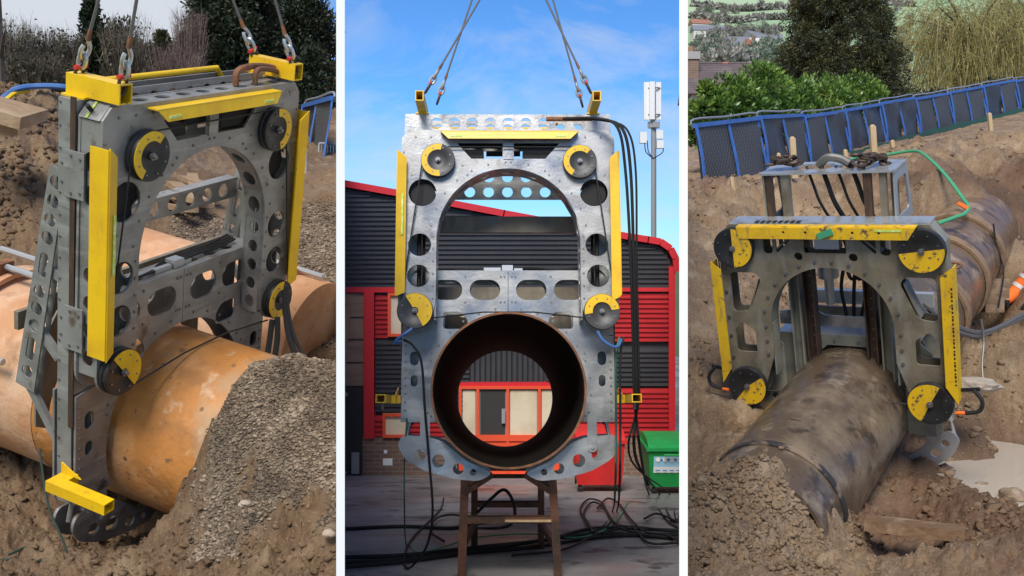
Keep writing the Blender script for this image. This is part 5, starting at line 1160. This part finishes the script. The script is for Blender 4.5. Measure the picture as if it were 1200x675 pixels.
def barrier(label, a, b, n, group, hgt=1.0, seed=0, lean=.12):
    """barrier panel from a to b: blue frame, black sheeting in n bays"""
    rr = random.Random(seed); a = Vector(a); b = Vector(b); dx = (b-a); L_ = dx.length; e = dx/L_; nr = Vector((e.y, -e.x, 0)).normalized()   # towards the camera side
    r = empty('barrier_panel', label, 'barrier', a, group); U = Vector((0,0,hgt))
    def pos(t, v, o=0.0): return dx*t + U*v + nr*(o + .10*(1-v)) + e*lean*(1-v)
    for k in range(n+1):
        t = min(.985, max(.015, k/n)); pts = [pos(t, v, .045 + .03*math.sin(3*v + k)) for v in (1.02,.75,.5,.25,0)]
        m = MB()
        for p, q in zip(pts[:-1], pts[1:]): m.bar(p, q, .075, .02, nr)
        m.build('blue_upright', M['blue'], r)
    MB().bar(pos(0,1.0,.03), pos(1,1.0,.03), .05, .07).build('top_rail', M['blue'], r)
    MB().tube(smooth([pos(.02,.95,-.02), pos(.03,1.10), pos(.5,1.09), pos(.97,1.10), pos(.98,.95,-.02)], 4), .018, 6).build('top_tube', M['galv'], r, True)
    for k in range(n):
        mt = M['sheet'] if rr.random() < .4 else M['net']; nx, nz_ = 7, 9; V = []; uv = []; ph = rr.uniform(0,6); am = .035 if mt is M['sheet'] else .015
        for j in range(nz_+1):
            for i in range(nx+1):
                v = j/nz_; t = (k + i/nx)/n; sag = (1 - (2*i/nx-1)**2)
                V.append(pos(t, v*.99, .02 + am*math.sin(5*v + 3*i/nx + ph) + sag*.03*math.sin(2.5*v+ph))); uv.append((i/nx*L_/n, v*hgt))
        me = bpy.data.meshes.new('sheeting'); F_ = [(j*(nx+1)+i, j*(nx+1)+i+1, (j+1)*(nx+1)+i+1, (j+1)*(nx+1)+i) for j in range(nz_) for i in range(nx)]
        me.from_pydata(V, [], F_); ul = me.uv_layers.new()
        for lp_ in me.loops: ul.data[lp_.index].uv = uv[lp_.vertex_index]
        me.polygons.foreach_set('use_smooth', [True]*len(me.polygons)); link('sheeting', me, mt, r)
    return r
tot = cum[-1]; npan = 10; step = tot/npan
ordn = ['first','second','third','fourth','fifth','sixth','seventh','eighth','ninth','tenth','eleventh']
for k in range(npan):
    barrier(f'{ordn[k]} black-sheeted blue barrier panel from the left above the muddy pit', fpt(k*step + .005), fpt((k+1)*step - .005), 2 if k < 9 else 2, 'blue barriers above the muddy pit', 1.03 + .02*math.sin(k*2.1), k, .15 + .05*math.sin(k*1.7))
# green edging film along the fence foot
fv = []
for k in range(60):
    p = fpt(tot*(.22 + .78*k/59)) ; nrm = Vector((.78,-.63,0)); p = p + nrm*.5; fv.append(p)
m = MB()
for k in range(59): m.bar(fv[k] + Vector((0,0,.05)), fv[k+1] + Vector((0,0,.05)), .02, .22 + .05*math.sin(k))
tag(m.build('edging_film', M['green_film']), 'dark green edging film along the foot of the blue barriers', 'edging')
for px, pyb, pyt, d, lab in ((931,197,160,14.6,'tall pale stake behind the old saw top at the left'), (915,200,179,14.6,'short pale stake left of the old saw top'), (1025,180,146,16.0,'tall pale stake between the barriers and the pit edge'), (993,186,175,15.8,'short pale stake behind the old saw top'), (1048,172,164,17.5,'tiny pale stake by the green film'), (1162,150,132,22,'pale stake in front of the far barriers'), (860,214,207,15,'tiny pale stake near the left barriers'), (906,203,193,14.6,'small pale stake leaning by the left barriers')):
    p = W(px, pyb+4, d); q = W(px - 3, pyt, d); r = empty('stake', lab, 'stake', p, 'wooden stakes along the muddy pit')
    w_ = 6.5/F*d if pyb-pyt > 25 else 4/F*d
    MB().bar(Vector((0,0,-.1)), (q-p)*.94, w_, w_, (0,1,0)).build('shaft', M['wood_pale'], r); MB().cyl((q-p)*.94, (q-p), w_*.6, w_*.25, 4).build('point', M['wood_pale'], r)

# ------------------------------------------------------------------ small things of the right pit
hose('water_hose', 'bright green hose hanging over the bank beside the far pipe', 'hose', [W(*a) for a in ((975,192,14.7),(1000,186,14.6),(1035,182,14.3),(1069,177,13.9),(1084,182,13.3),(1107,204,12.5),(1128,232,11.9),(1135,242,11.6),(1131,250,11.4),(1118,255,11.3),(1099,262,11.2))], .021, M['green_hose'])
o = MB().box((-.06,-.02,-.02),(.06,.02,.02)).build('warning_tag', M['orange']); o.location = W(1128,241,11.5); o.rotation_euler = (0,.5,0); tag(o, 'small orange tag at the end of the green hose', 'tag')
for i, (a, lab) in enumerate((((1060,330,8.9),'upper'), ((1066,350,8.9),'lower'))):
    hose('hydraulic_hose', f'{lab} grey hose sagging from the old saw to the right', 'hose', [W(*a), W(1088,360+i*10,8.6), W(1115,380+i*6,8.8), W(1145,390+i*4,9.2), W(1170,384,9.6), W(1200,368+i*3,10), W(1240,350,10.3)], .024, M['rope'])
hose('hydraulic_hose', 'thin pale hose hanging from the grey hoses down to the mud', 'hose', [W(1150,374,9.2), W(1153,400,9.2), W(1151,430,9.1), W(1154,458,9.0)], .010, M['rope'])
hose('hydraulic_hose', 'thin dark hose hanging beside the joint of the far pipe', 'hose', [W(1164,262,11.6), W(1168,290,11.6), W(1176,318,11.6), W(1170,360,11.0)], .010, M['rubber'])
M['water'] = mat('muddy_water', (0.52,0.455,0.37), .04, 0, spec=.6)  # silty base made pale to stand in for the sky's reflection
def puddle(z, poly):
    m = MB(); m.add([(x, y, CZ + z) for x, y in poly], [tuple(range(len(poly)))]); o = m.build('puddle', M['water']); o['kind'] = 'structure'; return o
puddle(-1.80, rpoly([(3.5,6.8),(5.4,6.8),(5.5,9.4),(4.9,10.5),(4.0,10.4),(3.66,9.1),(3.5,8.6)], .2)); puddle(-1.0, circ(5.7, 11.4, .75, 28))
def beam_thing(name, label, cat, p, q, w, h, m, group=None, up=(0,0,1)):
    p = Vector(p); q = Vector(q); o = MB().bar(Vector(), q-p, w, h, up).build(name, m); o.location = p; return tag(o, label, cat, group)
beam_thing('timber_baulk', 'wet timber baulk lying in the mud below the pipe end', 'timber', W(1014,612,6.98), W(1131,626,6.72), .17, .075, M['wood_wet'])
beam_thing('timber_block', 'dark timber block under the far pipe', 'timber', W(1148,338,11.6), W(1178,338,11.6), .2, .22, M['wood_wet'])
beam_thing('timber_block', 'dark timber block lying below the far pipe', 'timber', W(1150,357,11.3), W(1172,357,11.3), .2, .16, M['wood_wet'])
def boulder(label, px, py, d, s, m, flat=.7):
    bm = bmesh.new(); bmesh.ops.create_icosphere(bm, subdivisions=3, radius=s)
    sd = int(px)
    for v in bm.verts:
        c = v.co / s; k = 1 + .35*float(vnoise(np.array([c.x*1.3+sd]), np.array([c.y*1.3+c.z*1.7]), sd)[0]) + .18*float(vnoise(np.array([c.x*3+sd]), np.array([c.y*3-c.z*3]), sd+1)[0]); v.co = Vector((c.x*1.25, c.y, c.z*flat))*s*k
    me = bpy.data.meshes.new('boulder'); bm.to_mesh(me); bm.free(); o = link('boulder', me, m); o.location = W(px, py, d); o.rotation_euler = (0,0,sd); return tag(o, label, 'stone')
M['pale_stone'] = mat('pale_stone', (.38,.31,.24), .85, 0, [((.33,.27,.21), 9, .45, .65, 6)], .4, 20)
boulder('pale flat stone lying right of the old saw', 1143, 452, 8.7, .15, M['pale_stone'], .5)
boulder('muddy boulder between the puddles at the right edge', 1186, 582, 7.6, .09, M['mudclod'])
boulder('smaller muddy lump beside the large puddle', 1150, 569, 8.1, .05, M['mudclod'])
boulder('pale stone in the foreground dirt of the left pit', 287, 590, 5.2, .03, M['pale_stone'], .6)
boulder('pale stone at the right edge of the left pit foreground', 385, 625, 4.85, .03, M['pale_stone'], .6)

# worker at the right edge, mostly outside the picture
def person(label, base, rot):
    r = empty('person', label, 'person', Matrix.Translation(base) @ Matrix.Rotation(rot, 4, 'Z'))
    J = {'pel':(0,0,.46),'chest':(.10,0,.82),'neck':(.17,0,.98),'head':(.22,0,1.08),'crown':(.25,0,1.20),
         'hipL':(0,.10,.44),'kneeL':(.38,.13,.46),'ankL':(.28,.13,.09),'toeL':(.44,.14,.04),'hipR':(0,-.10,.44),'kneeR':(.30,-.14,.12),'ankR':(-.10,-.13,.10),'toeR':(-.22,-.13,.04),
         'shL':(.13,.19,.92),'elL':(.30,.27,.68),'wrL':(.52,.20,.60),'shR':(.13,-.19,.92),'elR':(.28,-.30,.68),'wrR':(.50,-.22,.58)}
    def skin(name, edges, rad, mt):
        ks = list(dict.fromkeys(k for e in edges for k in e)); me = bpy.data.meshes.new(name); me.from_pydata([J[k] for k in ks], [(ks.index(a), ks.index(b)) for a, b in edges], [])
        o = link(name, me, mt, r); sk = o.modifiers.new('skin', 'SKIN'); o.modifiers.new('sub', 'SUBSURF').levels = 2; o.modifiers['sub'].render_levels = 2
        for i, k in enumerate(ks): me.skin_vertices[0].data[i].radius = (rad[k], rad[k])
        me.skin_vertices[0].data[0].use_root = True; return o
    rad = {'pel':.15,'chest':.17,'neck':.065,'head':.095,'crown':.075,'hipL':.10,'kneeL':.07,'ankL':.05,'toeL':.045,'hipR':.10,'kneeR':.07,'ankR':.05,'toeR':.045,'shL':.085,'elL':.06,'wrL':.045,'shR':.085,'elR':.06,'wrR':.045}
    skin('body', [('pel','chest'),('chest','neck'),('neck','head'),('head','crown'),('pel','hipL'),('hipL','kneeL'),('kneeL','ankL'),('ankL','toeL'),('pel','hipR'),('hipR','kneeR'),('kneeR','ankR'),('ankR','toeR'),('chest','shL'),('shL','elL'),('elL','wrL'),('chest','shR'),('shR','elR'),('elR','wrR')], rad, M['skin'])
    rj = {k: v + .018 for k, v in rad.items()}; rj['neck'] = .085
    skin('jacket', [('pel','chest'),('chest','neck'),('chest','shL'),('shL','elL'),('elL','wrL'),('chest','shR'),('shR','elR'),('elR','wrR')], rj, M['orange'])
    skin('trousers', [('pel','hipL'),('hipL','kneeL'),('kneeL','ankL'),('pel','hipR'),('hipR','kneeR'),('kneeR','ankR')], {k: v + .014 for k, v in rad.items()}, M['orange'])
    for side in ('L', 'R'):
        for t in (.35, .75):
            a = Vector(J['sh'+side]); b = Vector(J['el'+side]); c = a.lerp(b, t); d = (b-a).normalized(); rr = .105 + (.08-.105)*t
            MB().cyl(c - d*.022, c + d*.022, rr, rr*.97, 18, False).build('reflective_band', M['silver'], r, True)
        w = Vector(J['wr'+side]); f_ = (w - Vector(J['el'+side])).normalized()
        hd = MB()
        for q in range(4): o_ = Vector((0, (q-1.5)*.021, 0)); hd.tube([w + f_*.03 + o_, w + f_*.095 + o_, w + f_*.13 + o_ + Vector((0,0,-.03)), w + f_*.14 + o_ + Vector((0,0,-.06))], .010, 6, .008)
        hd.bar(w, w + f_*.10, .085, .03); hd.tube([w + f_*.03 + Vector((0,.04,0)), w + f_*.07 + Vector((0,.07,-.01)), w + f_*.10 + Vector((0,.07,-.03))], .012, 6, .009); hd.build('glove', M['rubber'], r, True)
    hm = MB(); hm.lathe([(.125,0),(.122,.04),(.10,.085),(.06,.112),(0.001,.12)], 24, Matrix.Translation((.245,0,1.14)) @ Matrix.Rotation(R(90),4,'X')); hm.build('helmet', M['white'], r, True)
    return r
person('person in orange high-visibility clothing crouching at the right edge', W(1236, 412, 11.8), R(200))

# ------------------------------------------------------------------ left pit: timber, hoses, barriers
GP = 'timber lying behind the left saw'
for a, b, w_, lab in (((203,215,11.0),(243,241,10.4),.16,'plank lying aslant seen through the arch of the left saw'), ((196,228,10.9),(236,236,10.2),.14,'lower plank seen through the arch of the left saw'), ((215,208,11.6),(250,222,11.0),.14,'upper plank seen through the arch of the left saw'), ((225,205,11.8),(232,240,10.3),.12,'plank crossing the others behind the left saw'), ((186,240,10.6),(226,246,10.0),.12,'lowest plank in the pile behind the left saw'), ((345,233,11.3),(366,243,11.0),.16,'single plank on the gravel right of the left saw'), ((362,238,11.2),(393,240,11.1),.14,'plank at the edge of the gravel by the white hoarding')):
    beam_thing('plank', lab, 'plank', W(*a), W(*b), w_, .05, M['wood'], GP)
beam_thing('timber_board', 'thick timber board jutting in at the left edge', 'board', W(-40,118,8.2), W(40,140,8.2), .42, .10, M['wood'], None, (0,-.3,1))
beam_thing('timber_board', 'second timber board below the first at the left edge', 'board', W(-40,150,8.15), W(17,152,8.15), .10, .10, M['wood'], None, (0,-.3,1))
hose('water_hose', 'blue hose arching over the spoil bank at the left', 'hose', [W(*a) for a in ((-20,125,10.2),(6,113,10.3),(20,104,10.3),(45,101,10.4),(75,102,10.4),(95,108,10.6))], .030, M['blue_hose'])
hose('water_hose', 'thin yellow hose beside the blue hose at the left', 'hose', [W(*a) for a in ((-20,130,10.1),(5,118,10.2),(18,109,10.3),(34,106,10.4))], .022, M['yellow'])
hose('strap', 'yellow strap lying on the pit floor at the left edge', 'strap', [W(*a) for a in ((-10,512,6.9),(15,506,6.95),(40,490,7.0))], .02, M['yellow_worn'])
hose('rope', 'thin green rope hanging from the rear frame to the pit floor', 'rope', [W(*a) for a in ((40,395,6.75),(41,440,6.6),(46,520,6.4),(56,590,6.1),(70,625,5.8),(78,650,5.6),(60,655,5.55),(40,650,5.6),(15,655,5.6),(-10,658,5.6))], .007, M['dark_rope'])
hose('rope', 'loop of thin rope lying in the foreground dirt at the left', 'rope', [W(*a) for a in ((10,650,5.55),(35,640,5.65),(55,645,5.6),(50,655,5.5),(35,660,5.45))], .007, M['dark_rope'])
GH = 'black hoses right of the left saw'
for i, (pts, lab) in enumerate(((((336,338,6.9),(338,365,6.85),(345,395,6.8),(358,420,6.75),(372,445,6.6)),'outermost'), (((333,340,6.9),(335,370,6.85),(339,395,6.8),(350,425,6.75),(362,445,6.6)),'middle'), (((325,372,6.9),(325,395,6.85),(322,420,6.8),(322,445,6.75)),'inner'), (((319,375,6.9),(316,398,6.85),(313,420,6.8),(314,445,6.75)),'innermost'))):
    h_ = hose('hydraulic_hose', f'{lab} black hose hanging at the right of the left saw', 'hose', [W(*a) for a in pts], .020 if i else .013, M['rubber'], GH)
hose('hydraulic_hose', 'brown wrapped hose on the top of the left saw', 'hose', [POSE1 @ Vector(v) for v in ((.30,.08,2.10),(.30,.08,2.17),(.36,.08,2.20),(.50,.09,2.20),(.66,.1,2.18),(.80,.12,2.14),(.88,.14,2.0))], .020, M['rust'])
hose('hydraulic_hose', 'second brown wrapped hose on the top of the left saw', 'hose', [POSE1 @ Vector(v) for v in ((.45,.05,2.10),(.45,.05,2.17),(.50,.05,2.19),(.64,.06,2.17),(.76,.1,2.14))], .018, M['rust'])
barrier('blue barrier panel right of the left saw beneath the evergreens', W(357,186,18.5), W(391,190,15.2), 2, 'barriers by the left pit', .95, 21)
r = empty('crowd_barrier', 'galvanised crowd barrier at the right edge of the left pit', 'barrier', W(374,190,15.5))
def cb(px, py): return W(px, py, 15.5) - W(374,190,15.5)
MB().tube(smooth([cb(374,192), cb(374,171), cb(377,168), cb(400,170)], 3), .018, 6).build('frame', M['galv'], r, True); MB().tube([cb(374,187), cb(400,189)], .014, 6).build('rail', M['galv'], r, True)
for k in range(6): MB().tube([cb(377+k*3.4,187.5), cb(377+k*3.4,169)], .007, 5).build('bar', M['galv'], r, True)
r = empty('jack_stand', 'blue and yellow trolley base with an upright post right of the left saw', 'stand', W(358,211,13.0))
MB().plate([(-.14,-.14),(.14,-.14),(.14,.14),(-.14,.14)], [[(-.10,-.10),(.10,-.10),(.10,.10),(-.10,.10)]], .03, lambda a, b, h: (a, b, h)).build('rim', M['yellow'], r); MB().box((-.098,-.098,.002),(.098,.098,.02)).build('tray', M['blue'], r)
MB().cyl((0,0,.021),(0,0,.42),.02).build('post', M['galv'], r, True); MB().cyl((0,0,.42),(0,0,.46),.03).build('knob', M['red'], r, True)

# ------------------------------------------------------------------ house behind the hedge and the village across the valley
M['slate'] = mat('slate_roof', (0.105,0.08,0.085), .75, 0, [((0.16,0.125,0.125), 1.5, .45, .7, 6), ((0.35,0.33,0.31), 6, .68, .74, 4)], .3, 14)
M['wallw'] = mat('pale_render', (0.58,0.55,0.50), .8); M['roof_grey'] = mat('far_slate', (0.17,0.18,0.21), .8); M['roof_red'] = mat('far_tiles', (0.30,0.135,0.09), .8)
hd_ = 42.0; hb = W(860, 130, hd_); ho = empty('house', 'house with a long slate roof and brick chimney behind the laurel hedge', 'house', hb)
def hh(px, py, y=0): q = W(px, py, hd_) - hb; return Vector((q.x, y, q.z))
rid = hh(0,67).z; eav = hh(0,108).z; xl = hh(811,0).x; xr = hh(914,0).x
MB().box((xl,0.05,-3),(xr,2.9,eav)).build('wall', M['wallw'], ho)
rf = MB(); rf.add([(xl-.2,-.25,eav-.1),(xr+.2,-.25,eav-.1),(xr+.2,1.5,rid),(xl-.1,1.5,rid),(xl-.1,3.1,eav-.1),(xr+.2,3.1,eav-.1)], [(0,1,2,3),(3,2,5,4),(0,3,4),(1,5,2),(0,4,5,1)]); roofo = rf.build('roof', M['slate'], ho)
for k in range(14): MB().cyl((xl + (xr-xl)*k/14,1.5,rid+.02),(xl + (xr-xl)*(k+.97)/14,1.5,rid+.02),.075,.07,8).build('ridge_tile', M['roof_red'] if k % 5 == 1 else M['slate'], roofo)
nrow = 12
for j in range(nrow):    # slate courses
    t0 = j/nrow; y0 = -.25 + 1.75*t0; z0 = eav-.1 + (rid-eav+.1)*t0; t1_ = (j+1.05)/nrow; y1 = -.25 + 1.75*t1_; z1 = eav-.1 + (rid-eav+.1)*t1_
    m = MB(); m.add([(xl-.2,y0,z0+.05),(xr+.2,y0,z0+.05),(xr+.2,y1,z1+.025),(xl-.2,y1,z1+.025),(xl-.2,y0,z0),(xr+.2,y0,z0)], [(0,1,2,3),(4,5,1,0)]); m.build('slate_course', M['slate'], roofo)
cx0 = hh(809,0).x; cx1 = hh(822,0).x
ch = MB().box((cx0,.6,hh(0,112).z),(cx1,1.3,hh(0,66).z)).build('chimney', M['brick'], ho); MB().box((cx0-.03,.54,hh(0,66).z+.001),(cx1+.06,1.36,hh(0,57).z)).build('chimney_cap', M['concrete'], ch); MB().cyl((cx0+.2,.95,hh(0,57).z),(cx0+.2,.95,hh(0,49).z),.13,.11,12).build('chimney_pot', M['roof_red'], ch, True)
dm = MB(); a0 = hh(851,0).x; a1 = hh(868,0).x; dm.add([(a0,.6,hh(0,108).z),(a1,.6,hh(0,108).z),(a1,.7,hh(0,92).z),((a0+a1)/2,.8,hh(0,86).z),(a0,.7,hh(0,92).z),((a0+a1)/2,2.4,hh(0,84).z)], [(0,1,2,3,4),(2,5,3),(3,5,4)]); dm.build('dormer', M['slate'], ho)
def far_house(label, px, py, d, w, h, roofm, rot=0.3):
    b = W(px, py, d); b.z = float(hill_z(np.array([b.x]), np.array([b.y]))[0]) - .5; r = empty('far_house', label, 'house', Matrix.Translation(b) @ Matrix.Rotation(rot, 4, 'Z'), 'village houses across the valley')
    MB().box((-w/2,-3.5,0),(w/2,3.5,h)).build('wall', M['wallw'], r)
    m = MB(); m.add([(-w/2-.4,-4,h-.1),(w/2+.4,-4,h-.1),(w/2+.4,0,h+3.4),(-w/2-.4,0,h+3.4),(-w/2-.4,4,h-.1),(w/2+.4,4,h-.1)], [(0,1,2,3),(3,2,5,4),(0,3,4),(1,5,2),(0,4,5,1)]); rf = m.build('roof', roofm, r)
    MB().box((w/2-1.6,-.5,h+2.2),(w/2-.7,.5,h+4.6)).build('chimney', M['brick'], rf)
    for k in range(max(2, int(w/3.5))): MB().box((-w/2+1+k*3.2,-3.56,1.2),(-w/2+2.3+k*3.2,-3.505,2.6)).build('window', M['interior'], r)
def hpy(d): return HY - F*(.165 + .09*(d-60)/1000)      # row at which the hillside lies at distance d
for px, d, w, h, rm, rot, lab in ((869,400,11,4.5,M['roof_grey'],.15,'white village house with a blue-grey roof in the middle'), (880,330,6,4,M['roof_red'],.9,'small red gabled house below the blue-grey roof'), (892,350,8,4.5,M['wallw'],.3,'cream village house beside the yew'), (902,430,10,4.5,M['roof_grey'],-.2,'grey roofed house half behind the yew'), (832,560,20,5,M['roof_grey'],.1,'long dark roofed house at the left of the village'), (853,360,7,4,M['roof_grey'],.5,'small grey roofed house below the long roof'), (820,640,12,5,M['roof_red'],.2,'far red roofed house at the left edge of the village'), (884,480,9,4.5,M['roof_grey'],.6,'grey house above the white village house')):
    far_house(lab, px, hpy(d), d, w, h, rm, rot)
def far_tree(label, px, d, w, h, m, group='trees across the valley'):
    b = W(px, hpy(d), d); b.z = float(hill_z(np.array([b.x]), np.array([b.y]))[0])
    cc, cr = clumps((b.x, b.y, b.z + h*.55), (w/2, w/2, h*.45), 26, w*.16); P, D = crown_points(cc, cr, 60)
    plant('far_tree', label, 'tree', b, leaf_quads(P, w*.09, w*.05, D + unit(len(P))*.5), 4, m, trunk_mesh(b - Vector((0,0,.5)), (b.x, b.y, b.z + h*.6), w*.03, 5, w*.35, int(px)), group)
rt = random.Random(11)
spots = sorted([(815,150),(824,180),(836,160),(846,200),(857,170),(817,230),(830,260),(843,290),(822,330),(886,230),(898,210),(908,240),(905,320),(840,470),(858,520),(867,560),(878,540),(816,420),(838,690),(893,600),(848,800),(818,830),(830,850),(862,880),(1058,500),(1066,700),(1052,880),(876,900),(892,930),(906,560)])
ordw = 'first second third fourth fifth sixth seventh eighth ninth tenth eleventh twelfth thirteenth fourteenth fifteenth sixteenth seventeenth eighteenth nineteenth twentieth twenty-first twenty-second twenty-third twenty-fourth twenty-fifth twenty-sixth twenty-seventh twenty-eighth twenty-ninth thirtieth'.split()
for k, (px, d) in enumerate(spots):
    g = rt.random() < .3
    far_tree(f'{"rounded green tree" if g else "bare greyish tree"} across the valley, {ordw[k]} from the left', max(px, 813 + 5*F/d), d, rt.uniform(7,10), min(rt.uniform(7,11), 30*d/F), M['far_green'] if g else M['far_tree'])
# hedgerows between the far fields
for j, (d, a, b) in enumerate(((470,908,812),(620,812,915),(760,812,920),(940,812,1070))):
    n = 60; V = []
    for i in range(n):
        px = a + (b-a)*i/(n-1); dd = d*(1 + .04*math.sin(i*.11 + j)); p = W(px, hpy(dd), dd); p.z = float(hill_z(np.array([p.x]), np.array([p.y]))[0]) + d*.002
        V.append(np.array(p[:]) + unit(26)*d*.0035*rng.random((26,1)))
    P = np.concatenate(V); o = link('hedgerow', fastmesh('hedgerow', leaf_quads(P, d*.005, d*.003), 4, M['far_tree'])); tag(o, ['hedgerow below the long village roof', 'hedgerow above the village houses', 'hedgerow across the upper fields', 'topmost hedgerow across the valley'][j], 'hedge', 'hedgerows across the valley')
